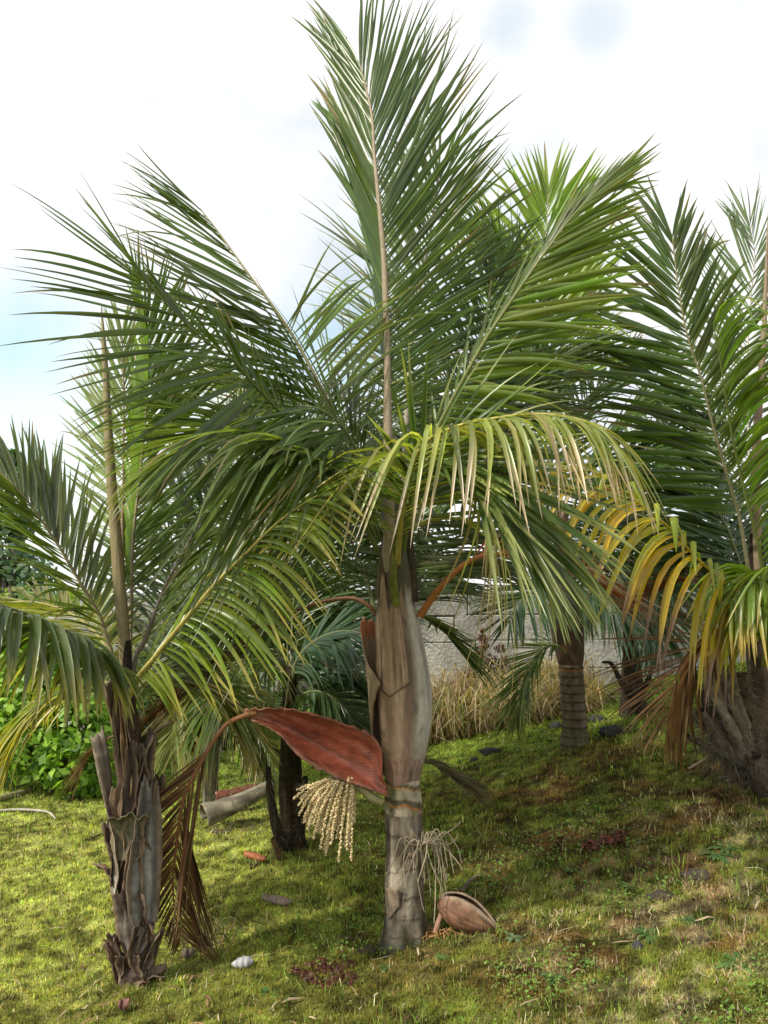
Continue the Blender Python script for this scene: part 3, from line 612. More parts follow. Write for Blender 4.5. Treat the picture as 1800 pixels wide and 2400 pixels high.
# spear
c = spline([P(285, 1600, d), P(290, 1490, d), P(279, 1361, d), P(271, 1250, d), (P(264, 1171, d)), P(255, 1030, d), P(249, 900, d), P(243, 800, d), P(237, 712, d)], 60)
v, f = tube_vf(c, np.interp(np.linspace(0, 1, 60), [0, .25, .6, .9, 1], [.021, .023, .018, .009, .001]), 12)
mesh('unopened_spear_leaf', v, f, M_SHAFT, B, B, [lerp((.30, .26, .13), (.20, .145, .085), (k % 12) / 11 * .9) for k in range(len(v))])
fb_([(288, 1620, d - .03), (265, 1575, d - .1), (219, 1529, d - .2), (127, 1468, d - .36), (42, 1432, d - .48), (-40, 1412, d - .56), (-130, 1420, d - .62)],
    L=.42, n=40, s0=.14, ref=(-.1, -.25, 1), ang=(72, 64, 40), vee=-5, hang=.8, w=.034, col=(.085, .115, .04), tip=(.28, .25, .06), tipf=.75, tw=8, rib=(.10, .12, .06), skip=0)
fb_([(288, 1620, d - .02), (239, 1459, d - .03), (217, 1415, d - .04), (195, 1377, d - .05), (168, 1331, d - .06), (141, 1285, d - .07), (108, 1236, d - .08), (73, 1185, d - .09), (35, 1141, d - .1), (-5, 1105, d - .1), (-60, 1065, d - .1)],
    L=.44, n=52, s0=.18, ref=(.6, -.3, .7), ang=(64, 46, 26), vee=8, droop=.30, w=.024, col=(.13, .17, .06), rib=(.24, .20, .11), tw=15,
    rt=dict(ang=(70, 30, 20), vee=(15, 42, 45), col=(.145, .175, .10), L=.36, tw=0, droop=.1), l=dict(col=(.135, .185, .05), droop=.4, tw=30))
fb_([(296, 1600, d + .05), (290, 1400, d + .12), (287, 1252, d + .18), (289, 1130, d + .2), (290, 1008, d + .22), (290, 900, d + .22), (286, 780, d + .2)],
    L=.36, n=54, s0=.24, ref=(0, 1, .1), ang=(58, 44, 14), vee=10, droop=.06, w=.020, col=(.24, .29, .13), rib=(.30, .20, .15), tw=25, r=(.012, .003))
fb_([(302, 1600, d + .05), (308, 1400, d + .12), (312, 1266, d + .15), (325, 1144, d + .16), (336, 1035, d + .16), (347, 900, d + .15), (346, 800, d + .13), (330, 715, d + .1)],
    L=.40, n=54, s0=.24, ref=(.5, .8, .1), ang=(60, 46, 14), vee=10, droop=.15, w=.030, col=(.08, .12, .03), rib=(.28, .22, .15),
    l=dict(ang=(34, 22, 8), vee=15, w=.060, col=(.16, .27, .012), tw=-5, L=.32, n=60), rt=dict(L=.56, col=(.095, .14, .04), w=.024, droop=.2, tw=25))
fb_([(298, 1640, d - .04), (322, 1590, d - .1), (359, 1545, d - .17), (388, 1508, d - .22), (456, 1426, d - .30), (506, 1367, d - .35), (570, 1303, d - .4), (629, 1244, d - .43), (684, 1198, d - .45), (745, 1160, d - .46)],
    L=.40, n=40, s0=.10, ref=(-.1, -1, .35), ang=(60, 50, 24), vee=-5, hang=.5, w=.029, col=(.22, .28, .035), tip=(.40, .35, .10), tipf=.75, rib=(.42, .36, .11), tw=10, col2=(.15, .21, .04), label='yellow-green frond arching to the right', l=dict(hang=0, droop=.4, vee=-50, n=22, ang=(50, 34, 16), col=(.10, .15, .03), L=.38), rt=dict(lean=(.35, 0, 0), hang=.75))
fb_([(303, 1630, d), (318, 1540, d + .05), (338, 1504, d + .08), (376, 1403, d + .14), (401, 1348, d + .18), (443, 1272, d + .22), (468, 1221, d + .25), (520, 1100, d + .32), (570, 960, d + .36)],
    L=.50, n=48, s0=.18, ref=(-.4, -.4, .8), ang=(66, 48, 16), vee=12, droop=.35, w=.024, col=DARK, rib=(.16, .13, .10), r=(.012, .003), rt=dict(col=GREEN))
fb_([(285, 1620, d + .05), (245, 1510, d + .2), (170, 1440, d + .35), (70, 1410, d + .45), (-40, 1420, d + .5)],
    L=.40, n=40, s0=.15, ref=(0, -.4, 1), ang=(56, 34, 14), vee=4, droop=.35, w=.022, col=(.22, .22, .04), tip=(.30, .22, .10), rib=(.28, .24, .08))
fb_([(285, 1640, d + .02), (250, 1600, d + .1), (180, 1590, d + .15), (90, 1640, d + .2), (20, 1720, d + .2)],
    L=.45, n=36, s0=.15, ref=(0, -.4, 1), ang=(60, 44, 20), vee=-10, droop=1.3, w=.024, col=(.13, .16, .03), tip=(.32, .27, .06), tipf=.6)
fb_([(305, 1640, d + .05), (350, 1590, d + .15), (420, 1570, d + .22), (500, 1600, d + .28), (560, 1660, d + .3)],
    L=.45, n=36, s0=.15, ref=(0, -.4, 1), ang=(60, 44, 20), vee=-5, droop=1.1, w=.022, col=(.09, .12, .025), tip=(.22, .18, .06), tipf=.65)
fb_([(290, 1720, d + .06), (265, 1725, d + .1), (225, 1750, d + .14), (190, 1800, d + .15)],
    L=.24, n=22, s0=.1, ref=(0, -.4, 1), ang=(34, 24, 12), vee=0, droop=.8, w=.007, col=(.25, .15, .09), rib=(.17, .10, .06), mat=M_DRY, r=(.006, .002))
fb_([(320, 1640, d + .1), (400, 1500, d + .35), (480, 1400, d + .5), (560, 1350, d + .6), (660, 1350, d + .65)],
    L=.5, n=44, s0=.15, ref=(-.2, -.4, 1), ang=(62, 46, 20), vee=5, droop=.7, w=.023, col=DARK)

# ------------------------------------------------------------------ palm with the smooth brown shaft, right of the middle
ge = G(1345, 1748); dE = ge.y
E = thing('palm_tree', 'palm with a smooth dark brown crownshaft on a ringed trunk before the concrete wall', 'palm tree', ge, GROUP)
def ringE(t, v, z):
    f = (v * 11) % 1; n = nse(math.cos(t) * 2, math.sin(t) * 2, z * 8); c = lerp((.13, .10, .06), (.20, .17, .12), .5 + n)
    if v < .3: c = lerp(c, (.085, .085, .035), .6)
    if f < .22: c = lerp((.07, .045, .025), c, .2)
    if v > .82 and f > .7: c = (.36, .16, .05)
    return c
loft('trunk', [(1765, 1306, 1386), (1745, 1312, 1380), (1700, 1317, 1376), (1640, 1315, 1372), (1590, 1311, 1368), (1545, 1308, 1365)], M_BARK, E, ringE, ns=32, sub=90, nz=.02, d=dE, seed=3,
     shape=lambda t, v: .03 * (1 if (v * 11 % 1) < .25 else 0))
loft('crownshaft', [(1556, 1308, 1366), (1540, 1304, 1368), (1503, 1296, 1369), (1452, 1288, 1365), (1400, 1294, 1356), (1348, 1297, 1345), (1280, 1302, 1338), (1180, 1308, 1330)], M_SHAFT, E,
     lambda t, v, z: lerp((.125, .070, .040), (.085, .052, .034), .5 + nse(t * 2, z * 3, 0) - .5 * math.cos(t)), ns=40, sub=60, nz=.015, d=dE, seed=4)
d = dE; fe = lambda pts, **k: frond(E, pts, **k)
fe([(1318, 1300, d), (1308, 1050, d), (1292, 800, d - .02), (1284, 620, d - .04), (1282, 540, d - .05), (1285, 455, d - .05)],
   L=.78, n=40, s0=.45, ref=(-.1, -1, .2), ang=(66, 46, 16), vee=10, droop=.10, w=.050, col=(.20, .28, .045), rib=(.45, .43, .34), tw=5)
fe([(1316, 1380, d - .1), (1300, 1372, d - .2), (1265, 1380, d - .32), (1232, 1400, d - .42), (1206, 1425, d - .48), (1195, 1455, d - .5)],
   L=.40, n=24, s0=.15, ref=(-.2, -.6, .8), ang=(66, 50, 26), vee=-5, droop=.95, w=.034, col=(.032, .070, .040), l=dict(col=(.05, .085, .03), droop=.3), skip=0, tw=5)
fe([(1330, 1370, d - .1), (1380, 1385, d - .2), (1430, 1410, d - .28), (1480, 1460, d - .3)],
   L=.42, n=26, s0=.15, ref=(.2, -.5, .8), ang=(66, 54, 28), vee=-10, droop=1.1, w=.030, col=(.040, .085, .050), l=dict(droop=.4))
fe([(1325, 1530, d - .1), (1300, 1512, d - .16), (1262, 1530, d - .22), (1232, 1580, d - .26), (1215, 1640, d - .27), (1210, 1690, d - .27)],
   L=.34, n=34, s0=.12, ref=(-.3, -.6, .7), ang=(40, 26, 14), vee=5, droop=.4, w=.022, col=(.14, .19, .05), tip=(.25, .24, .05), rib=(.24, .24, .09))
fe([(1318, 1300, d + .1), (1290, 1100, d + .2), (1330, 980, d + .3), (1440, 890, d + .4), (1590, 850, d + .5)],
   L=.65, n=54, s0=.25, ref=(-.2, -.5, .9), ang=(64, 48, 16), vee=25, droop=.2, w=.036, col=(.09, .13, .05), rib=(.14, .16, .07))
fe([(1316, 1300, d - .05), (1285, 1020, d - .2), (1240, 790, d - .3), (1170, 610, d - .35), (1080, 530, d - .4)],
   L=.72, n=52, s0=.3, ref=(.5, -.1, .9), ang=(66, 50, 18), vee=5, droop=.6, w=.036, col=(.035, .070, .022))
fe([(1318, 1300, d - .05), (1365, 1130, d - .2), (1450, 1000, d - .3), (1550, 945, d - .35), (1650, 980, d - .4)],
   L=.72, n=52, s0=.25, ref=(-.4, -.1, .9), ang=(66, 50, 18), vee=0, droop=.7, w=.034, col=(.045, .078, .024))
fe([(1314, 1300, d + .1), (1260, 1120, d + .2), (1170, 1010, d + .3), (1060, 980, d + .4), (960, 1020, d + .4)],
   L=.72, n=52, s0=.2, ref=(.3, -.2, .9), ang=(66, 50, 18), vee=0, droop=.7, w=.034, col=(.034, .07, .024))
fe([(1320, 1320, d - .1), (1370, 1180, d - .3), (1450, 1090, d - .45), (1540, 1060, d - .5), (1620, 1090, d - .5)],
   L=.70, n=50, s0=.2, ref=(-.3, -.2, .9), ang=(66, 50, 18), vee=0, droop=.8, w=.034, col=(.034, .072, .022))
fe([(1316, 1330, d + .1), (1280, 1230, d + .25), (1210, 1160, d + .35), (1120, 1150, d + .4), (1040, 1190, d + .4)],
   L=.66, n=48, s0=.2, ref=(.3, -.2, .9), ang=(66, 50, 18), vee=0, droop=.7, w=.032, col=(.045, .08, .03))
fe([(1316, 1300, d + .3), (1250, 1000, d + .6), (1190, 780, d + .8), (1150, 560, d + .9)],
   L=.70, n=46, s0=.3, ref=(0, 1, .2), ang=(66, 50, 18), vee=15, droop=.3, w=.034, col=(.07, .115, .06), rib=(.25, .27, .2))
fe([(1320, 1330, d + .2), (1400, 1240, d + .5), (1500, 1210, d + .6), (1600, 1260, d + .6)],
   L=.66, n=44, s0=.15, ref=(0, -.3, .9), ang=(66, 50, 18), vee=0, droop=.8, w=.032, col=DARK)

# ------------------------------------------------------------------ palm at the right edge
gg = G(1775, 1835); dG = gg.y
Gp = thing('palm_tree', 'palm at the right edge with golden yellow leaflets and thick shaggy stubs at its foot', 'palm tree', gg, GROUP)
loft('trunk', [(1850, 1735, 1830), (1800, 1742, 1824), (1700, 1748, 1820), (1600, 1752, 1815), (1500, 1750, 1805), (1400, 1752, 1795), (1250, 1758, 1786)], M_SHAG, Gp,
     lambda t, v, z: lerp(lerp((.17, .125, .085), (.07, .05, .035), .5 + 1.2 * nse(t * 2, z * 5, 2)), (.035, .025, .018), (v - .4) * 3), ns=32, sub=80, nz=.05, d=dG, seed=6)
def stub(root, pts, r0, r1, col, hair=160, hl=.05):
    p = spline([P(*q) for q in pts], 26); b = Bag(); v, f = tube_vf(p, np.linspace(r0, r1, 26), 14)
    v = v + RNG.normal(0, r0 * .06, v.shape); b.add(v, f, np.array(col) * (1 + RNG.normal(0, .18, (len(v), 1))))
    o = b.build('old_leaf_stub', M_SHAG, root); h = Bag()
    for k in range(hair):
        q = random.randrange(1, 25); dr = unit(RNG.normal(0, 1, 3)); dr[2] = dr[2] * .6 - .15; s_ = p[q] + dr * r0 * .8
        h.tube(np.array([s_, s_ + dr * hl * .5, s_ + dr * hl + np.array((0, 0, -hl * .3))]), [.0014, .001, .0004], np.array((.20, .165, .125)) * random.uniform(.4, 1.3), 3)
    hb = h.build('fibre', M_TWIG, root, o); hb['kind'] = 'stuff'
    return o
for (tip_, r_, cc) in (((1608, 1655), .026, (.20, .175, .14)), ((1632, 1612), .024, (.13, .11, .085)), ((1650, 1580), .028, (.27, .235, .18)), ((1690, 1560), .026, (.16, .13, .095)), ((1716, 1568), .028, (.22, .185, .135)), ((1612, 1725), .022, (.10, .085, .065)), ((1655, 1690), .026, (.24, .205, .155))):
    o_ = random.uniform(-.08, .08); stub(Gp, [(1752 + 30 * o_, 1806, dG - .12), (1752 * .6 + tip_[0] * .4 + 8, 1806 * .6 + tip_[1] * .4, dG - .20 + o_), (1752 * .25 + tip_[0] * .75, 1806 * .25 + tip_[1] * .75, dG - .26 + o_), (*tip_, dG - .3 + o_)], r_ * 1.4, r_ * .45, cc, 130, .06)
stub(Gp, [(1752, 1800, dG - .12), (1726, 1735, dG - .2), (1700, 1665, dG - .26), (1668, 1598, dG - .3)], .046, .024, (.32, .27, .195), 260, .07)
stub(Gp, [(1738, 1815, dG - .1), (1705, 1770, dG - .2), (1672, 1715, dG - .26), (1640, 1665, dG - .3)], .052, .022, (.17, .14, .105), 360, .10)
stub(Gp, [(1722, 1720, dG + .1), (1702, 1640, dG + .08), (1690, 1570, dG + .05)], .060, .045, (.045, .036, .028), 360, .10)
stub(Gp, [(1745, 1800, dG), (1715, 1700, dG), (1680, 1640, dG - .02), (1652, 1620, dG - .04)], .045, .02, (.14, .11, .08), 200, .08)
stub(Gp, [(1765, 1760, dG - .1), (1752, 1660, dG - .18), (1738, 1580, dG - .2)], .05, .03, (.10, .075, .05), 240, .07)
stub(Gp, [(1790, 1850, dG - .15), (1775, 1810, dG - .22), (1768, 1770, dG - .25)], .05, .03, (.13, .10, .075), 160, .06)
d = dG; fg = lambda pts, **k: frond(Gp, pts, **k)
fg([(1768, 1420, d - .05), (1735, 1222, d - .15), (1714, 1146, d - .2), (1697, 1087, d - .24), (1670, 994, d - .3), (1643, 886, d - .35), (1616, 805, d - .38), (1600, 734, d - .4), (1586, 647, d - .42), (1576, 555, d - .42)],
   L=.62, n=46, s0=.26, ref=(.35, .9, .1), ang=(72, 54, 20), vee=12, droop=.35, w=.040, col=(.055, .095, .020), rib=(.24, .22, .12), prof=(.9, 1, .55), tw=15,
   rt=dict(L=.44, ang=(70, 52, 20), vee=25, col=(.085, .13, .025), w=.042, droop=.3, tw=10))
fg([(1800, 1450, d - .15), (1782, 1300, d - .3), (1740, 1130, d - .45), (1712, 1000, d - .58), (1692, 870, d - .7), (1672, 760, d - .78)],
   L=.70, n=30, s0=.18, ref=(-.2, -1, .3), ang=(50, 42, 26), vee=5, hang=.5, w=.036, col=(.13, .22, .03), col2=(.18, .26, .05), tip=(.30, .33, .06), rib=(.16, .20, .05), l=dict(n=0), rt=dict(leanx=(.35, .35, .4)))
fg([(1772, 1350, d + .3), (1757, 1100, d + .6), (1752, 924, d + .7), (1754, 788, d + .75), (1762, 680, d + .75), (1769, 600, d + .75), (1757, 528, d + .75)],
   L=.62, n=48, s0=.3, ref=(0, 1, .1), ang=(66, 48, 16), vee=10, droop=.1, w=.030, col=(.17, .215, .12), rib=(.42, .40, .33), tw=20)
c = spline([P(1775, 1420, d - .02), P(1773, 1060, d), P(1790, 788, d), P(1798, 571, d), P(1803, 470, d)], 40)
v, f = tube_vf(c, np.interp(np.linspace(0, 1, 40), [0, .4, 1], [.026, .022, .002]), 12)
mesh('unopened_spear_leaf', v, f, M_SHAFT, Gp, Gp, [lerp((.29, .22, .14), (.21, .15, .09), (k % 12) / 11) for k in range(len(v))])
fg([(1772, 1500, d - .15), (1725, 1400, d - .4), (1686, 1356, d - .55), (1656, 1329, d - .63), (1621, 1296, d - .7), (1583, 1250, d - .76), (1525, 1200, d - .82), (1460, 1150, d - .86), (1400, 1110, d - .9), (1340, 1090, d - .9)],
   L=.54, n=30, s0=.14, ref=(.1, -1, .35), ang=(60, 52, 26), vee=-5, hang=.9, w=.040, leafjit=.18, col=(.56, .36, .015), col2=(.36, .34, .022), tip=(.22, .13, .10), tipf=.76, rib=(.46, .34, .03), prof=(.9, 1, .7),
   rt=dict(L=.22, n=16, col=(.14, .22, .03), tip=None, droop=.1, vee=20, ang=(45, 40, 25)), label='golden yellow frond with brown leaflet tips')
fg([(1790, 1560, d - .15), (1805, 1470, d - .3), (1802, 1395, d - .4), (1780, 1355, d - .48), (1745, 1365, d - .54), (1715, 1410, d - .58)],
   L=.50, n=34, s0=.2, ref=(0, -.5, .9), ang=(60, 46, 20), vee=-5, hang=.8, w=.034, col=(.18, .25, .045), tip=(.36, .28, .06), tipf=.7, rib=(.28, .28, .05))
fg([(1800, 1560, d - .15), (1822, 1470, d - .35), (1845, 1390, d - .5), (1860, 1340, d - .6), (1900, 1310, d - .7), (1960, 1340, d - .75)],
   L=.55, n=34, s0=.2, ref=(0, -.5, .9), ang=(70, 56, 20), vee=-5, hang=.8, w=.034, col=(.20, .26, .045), tip=(.36, .26, .06), tipf=.7)
fg([(1752, 1500, d - .05), (1700, 1488, d - .15), (1640, 1500, d - .22), (1600, 1560, d - .26), (1580, 1620, d - .28), (1568, 1680, d - .28)],
   L=.46, n=36, s0=.18, ref=(-.2, -.6, .5), ang=(60, 42, 20), vee=5, droop=.3, w=.014, col=(.14, .075, .035), tip=(.22, .14, .08), rib=(.17, .09, .04), mat=M_DRY,
   rt=dict(ang=(40, 26, 10), droop=1.3, w=.028, col=(.12, .06, .018), tip=None), label='dead brown frond hanging by the shaggy stubs')
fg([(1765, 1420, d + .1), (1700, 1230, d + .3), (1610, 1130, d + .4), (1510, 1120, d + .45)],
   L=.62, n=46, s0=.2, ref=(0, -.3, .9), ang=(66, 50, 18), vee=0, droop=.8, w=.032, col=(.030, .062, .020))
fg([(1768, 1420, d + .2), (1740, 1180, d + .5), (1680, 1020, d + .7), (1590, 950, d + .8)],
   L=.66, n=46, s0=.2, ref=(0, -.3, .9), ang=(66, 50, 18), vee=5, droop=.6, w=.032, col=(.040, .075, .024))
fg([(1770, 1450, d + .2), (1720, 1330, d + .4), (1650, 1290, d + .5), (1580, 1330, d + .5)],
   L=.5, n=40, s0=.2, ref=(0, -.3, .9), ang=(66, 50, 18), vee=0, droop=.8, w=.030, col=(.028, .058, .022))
fg([(1770, 1450, d + .1), (1690, 1380, d + .2), (1600, 1360, d + .3), (1500, 1400, d + .35)],
   L=.34, n=36, s0=.2, ref=(0, -.3, .9), ang=(30, 20, 10), vee=0, droop=.4, w=.012, col=RUST, tip=(.28, .18, .12), mat=M_DRY, rib=(.2, .1, .04), label='dead rust-brown frond')

# ------------------------------------------------------------------ small dark palm by the wall
gf = G(1482, 1672); dF = gf.y
Fp = thing('palm_tree', 'small palm with a black shaggy trunk between the smooth-shafted palm and the right-edge palm', 'palm tree', gf, GROUP)
loft('trunk', [(1690, 1445, 1520), (1660, 1450, 1515), (1600, 1456, 1508), (1540, 1458, 1500), (1480, 1460, 1492), (1400, 1462, 1486), (1340, 1465, 1480)], M_SHAG, Fp,
     lambda t, v, z: lerp((.035, .028, .02), (.09, .055, .03), v + .5 * nse(t * 2, z * 6, 1)), ns=24, sub=50, nz=.10, d=dF, seed=12)
d = dF
stub(Fp, [(1478, 1640, d - .05), (1452, 1590, d - .15), (1432, 1555, d - .2), (1412, 1552, d - .22)], .03, .008, (.05, .042, .034), 130, .08)
stub(Fp, [(1490, 1650, d - .1), (1520, 1590, d - .2), (1530, 1550, d - .22)], .03, .01, (.04, .033, .026), 130, .08)
for (pts, cc) in (([(1472, 1400, d), (1450, 1330, d - .1), (1410, 1310, d - .2), (1370, 1350, d - .25), (1350, 1420, d - .25)], (.05, .09, .045)),
                  ([(1474, 1400, d), (1500, 1330, d - .1), (1545, 1330, d - .2), (1580, 1390, d - .25)], (.045, .085, .04)),
                  ([(1473, 1420, d), (1480, 1380, d - .2), (1500, 1370, d - .35), (1530, 1420, d - .4), (1550, 1490, d - .4)], (.05, .10, .05)),
                  ([(1472, 1400, d), (1480, 1230, d + .1), (1500, 1100, d + .2), (1560, 1000, d + .25)], (.04, .08, .03)),
                  ([(1472, 1400, d), (1440, 1250, d + .1), (1380, 1150, d + .2), (1300, 1120, d + .25)], (.035, .07, .025))):
    frond(Fp, pts, L=.55, n=36, s0=.15, ref=(0, -.4, .9), ang=(66, 50, 20), vee=0, droop=.8, w=.034, col=cc)

# ------------------------------------------------------------------ palms behind the hanging frond
gc_ = G(680, 1985); dC = gc_.y
Cp = thing('palm_tree', 'palm with a dark fibrous trunk standing behind the cream flower cluster', 'palm tree', gc_, GROUP)
loft('trunk', [(2010, 628, 728), (1980, 640, 720), (1940, 650, 712), (1880, 655, 708), (1800, 656, 706), (1720, 658, 700), (1640, 662, 696), (1560, 666, 692)], M_SHAG, Cp,
     lambda t, v, z: lerp((.030, .024, .017), (.13, .075, .03), max(0, nse(t * 3, z * 1.5, 1) * 1.1)), ns=28, sub=60, nz=.09, d=dC, seed=15)
d = dC
stub(Cp, [(665, 1985, d - .1), (645, 1930, d - .16), (632, 1850, d - .18), (628, 1800, d - .2)], .032, .012, (.05, .04, .03), 110, .05)
stub(Cp, [(655, 2000, d - .1), (660, 2015, d - .18), (650, 1995, d - .2), (640, 1965, d - .22)], .02, .012, (.15, .085, .055), 20, .03)
stub(Cp, [(700, 1960, d - .1), (712, 1880, d - .12), (716, 1820, d - .13)], .03, .012, (.035, .028, .02), 90, .05)
for (pts, kw) in (([(680, 1620, d), (700, 1540, d - .05), (760, 1490, d - .1), (830, 1480, d - .15), (890, 1510, d - .15)], dict(col=(.040, .080, .055), droop=1.0, w=.030)),
                  ([(682, 1620, d), (720, 1570, d + .1), (790, 1560, d + .15), (850, 1600, d + .2)], dict(col=(.035, .075, .045), droop=1.1, w=.026)),
                  ([(678, 1620, d), (640, 1500, d), (570, 1430, d), (480, 1430, d), (420, 1490, d)], dict(col=(.045, .078, .02), droop=.8)),
                  ([(678, 1620, d), (640, 1560, d - .1), (570, 1550, d - .2), (510, 1610, d - .2), (480, 1680, d - .2)], dict(col=(.05, .085, .02), droop=1.0, tip=(.2, .15, .04))),
                  ([(682, 1620, d), (690, 1400, d + .1), (730, 1230, d + .2), (800, 1120, d + .3)], dict(col=(.040, .075, .022), droop=.5)),
                  ([(680, 1620, d), (660, 1380, d + .1), (600, 1200, d + .2), (510, 1090, d + .3)], dict(col=(.042, .078, .022), droop=.5)),
                  ([(680, 1620, d), (670, 1350, d + .2), (650, 1130, d + .4), (620, 950, d + .5)], dict(col=(.05, .09, .03), droop=.3)),
                  ([(684, 1630, d), (760, 1400, d + .2), (850, 1300, d + .3), (950, 1290, d + .35), (1040, 1340, d + .35)], dict(col=(.035, .07, .028), droop=.8)),
                  ([(684, 1640, d), (740, 1620, d - .1), (800, 1650, d - .15), (840, 1720, d - .15)], dict(col=(.04, .075, .03), droop=.9, L=.40))):
    k = dict(L=.62, n=46, s0=.15, ref=(0, -.35, .9), ang=(66, 50, 18), vee=0, w=.027); k.update(kw); frond(Cp, pts, **k)
gd = G(492, 1890); dD = gd.y
Dp = thing('palm_tree', 'slender palm with a pale grey trunk seen behind the hanging brown frond', 'palm tree', gd, GROUP)
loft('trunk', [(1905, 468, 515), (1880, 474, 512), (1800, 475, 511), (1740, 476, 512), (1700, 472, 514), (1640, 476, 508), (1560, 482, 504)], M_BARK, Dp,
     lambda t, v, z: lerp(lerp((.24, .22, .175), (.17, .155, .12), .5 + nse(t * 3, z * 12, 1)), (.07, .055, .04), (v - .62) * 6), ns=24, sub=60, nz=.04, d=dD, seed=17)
d = dD
stub(Dp, [(490, 1760, d), (470, 1740, d - .08), (466, 1710, d - .1), (486, 1685, d - .1)], .03, .012, (.06, .045, .035), 110, .05)
for (pts, kw) in (([(484, 1680, d), (460, 1640, d - .08), (430, 1640, d - .12), (408, 1700, d - .15), (400, 1770, d - .15)], dict(col=(.19, .21, .07), L=.34, droop=1.0)),
                  ([(490, 1680, d), (530, 1640, d + .1), (580, 1660, d + .1), (610, 1740, d + .1)], dict(col=(.13, .18, .045), L=.4, droop=1.1)),
                  ([(488, 1680, d), (450, 1560, d), (380, 1520, d), (320, 1560, d)], dict(col=(.06, .09, .022), droop=1.0)),
                  ([(490, 1680, d), (540, 1550, d + .1), (620, 1500, d + .2), (700, 1530, d + .2)], dict(col=(.05, .08, .02), droop=1.0)),
                  ([(488, 1680, d), (470, 1450, d + .2), (420, 1300, d + .3), (350, 1220, d + .4)], dict(col=(.05, .085, .03), droop=.6)),
                  ([(490, 1680, d), (500, 1400, d + .2), (520, 1200, d + .4), (560, 1040, d + .5)], dict(col=(.045, .08, .03), droop=.4)),
                  ([(490, 1690, d), (545, 1680, d - .1), (600, 1720, d - .15), (640, 1790, d - .2)], dict(col=(.10, .12, .02), L=.34, n=26, droop=.8, tip=(.25, .2, .05)))):
    k = dict(L=.62, n=42, s0=.15, ref=(0, -.35, .9), ang=(64, 48, 18), vee=0, w=.028); k.update(kw); frond(Dp, pts, **k)
# ------------------------------------------------------------------ concrete wall
m = bpy.data.materials.new('concrete_blocks'); m.use_nodes = True; t = m.node_tree; L = t.links.new; p = t.nodes['Principled BSDF']; p.inputs['Roughness'].default_value = .9
a = t.nodes.new('ShaderNodeAttribute'); a.attribute_name = 'col'; tcn = t.nodes.new('ShaderNodeTexCoord')
n1 = t.nodes.new('ShaderNodeTexNoise'); n1.inputs['Scale'].default_value = 2.2; n1.inputs['Detail'].default_value = 8; n1.inputs['Roughness'].default_value = .7; L(tcn.outputs['Object'], n1.inputs['Vector'])
rp = t.nodes.new('ShaderNodeValToRGB'); rp.color_ramp.elements[0].position = .32; rp.color_ramp.elements[0].color = (.12, .115, .10, 1); rp.color_ramp.elements[1].position = .62; rp.color_ramp.elements[1].color = (.47, .465, .445, 1); L(n1.outputs[0], rp.inputs[0])
mx = t.nodes.new('ShaderNodeVectorMath'); mx.operation = 'MULTIPLY'; L(a.outputs[0], mx.inputs[0]); L(rp.outputs[0], mx.inputs[1])
n2 = t.nodes.new('ShaderNodeTexNoise'); n2.inputs['Scale'].default_value = 38; n2.inputs['Detail'].default_value = 6; L(tcn.outputs['Object'], n2.inputs['Vector'])
bm = t.nodes.new('ShaderNodeBump'); bm.inputs['Strength'].default_value = .6; bm.inputs['Distance'].default_value = .02; L(n2.outputs[0], bm.inputs['Height']); L(bm.outputs[0], p.inputs['Normal']); L(mx.outputs[0], p.inputs['Base Color'])
WY = 7.6
V = []; Fc = []; C = []
def box(x0, x1, y0, y1, z0, z1, c, bev=.007):
    n = len(V)
    for (y, b_) in ((y0, bev), (y0 + bev, 0), (y1, 0)):
        for (x, z) in ((x0 + b_, z0 + b_), (x1 - b_, z0 + b_), (x1 - b_, z1 - b_), (x0 + b_, z1 - b_)): V.append((x, y, z)); C.append(c)
    Fc.append((n, n + 1, n + 2, n + 3))
    for q in range(2):
        o = n + 4 * q
        for k in range(4): Fc.append((o + k, o + 4 + k, o + 4 + (k + 1) % 4, o + (k + 1) % 4))
    Fc.append((n + 11, n + 10, n + 9, n + 8))
z = -.35; row = 0
while z < 1.0:
    hh = (.22, .20, .26, .19, .24)[row % 5]; x = -2.6 - .3 * (row % 2)
    while x < 5.6:
        ww = random.uniform(.7, 1.5); g_ = random.uniform(.86, 1.02); zz = z + .02 * math.sin(x * .7)
        box(x + .003, x + ww - .003, WY + random.uniform(-.003, .003), WY + .3, zz + .003, zz + hh - .003, (g_, g_ * .99, g_ * .96)); x += ww
    z += hh; row += 1
box(-2.5, 5.5, WY + .014, WY + .28, -.35, .95, (.62, .61, .58))
wl = mesh('retaining_wall', V, Fc, m, None, None, C, smooth=False); tag(wl, 'low weathered grey concrete block wall behind the palms', 'wall')

# ------------------------------------------------------------------ bushes and far tree
def leafcloud(bag, centers, radii, n, size, cols, squash=.8, shell=.55):
    k = RNG.integers(0, len(centers), n); dr = unit(RNG.normal(0, 1, (n, 3))); rr = shell + (1 - shell) * RNG.random((n, 1))
    p = np.array(centers)[k] + dr * np.array(radii)[k][:, None] * rr * np.array((1, 1, squash)); nrm = unit(dr + RNG.normal(0, .6, (n, 3)) + np.array((0, 0, .5)))
    u = unit(np.cross(nrm, RNG.normal(0, 1, (n, 3)))); v = np.cross(nrm, u); s = (size * (.6 + .8 * RNG.random((n, 1))))
    V = np.stack([p - u * s * .5, p + v * s * .32 - u * s * .05, p + u * s * .6 - nrm * s * .12, p - v * s * .32 - u * s * .05], 1)
    ct = np.array(cols)[RNG.integers(0, len(cols), n)] * (1 + RNG.normal(0, .2, (n, 1))); cb = np.array(centers)[k]
    bag.add(V.reshape(-1, 3), np.arange(4 * n).reshape(-1, 4), np.repeat(np.maximum(ct, .004), 4, 0))
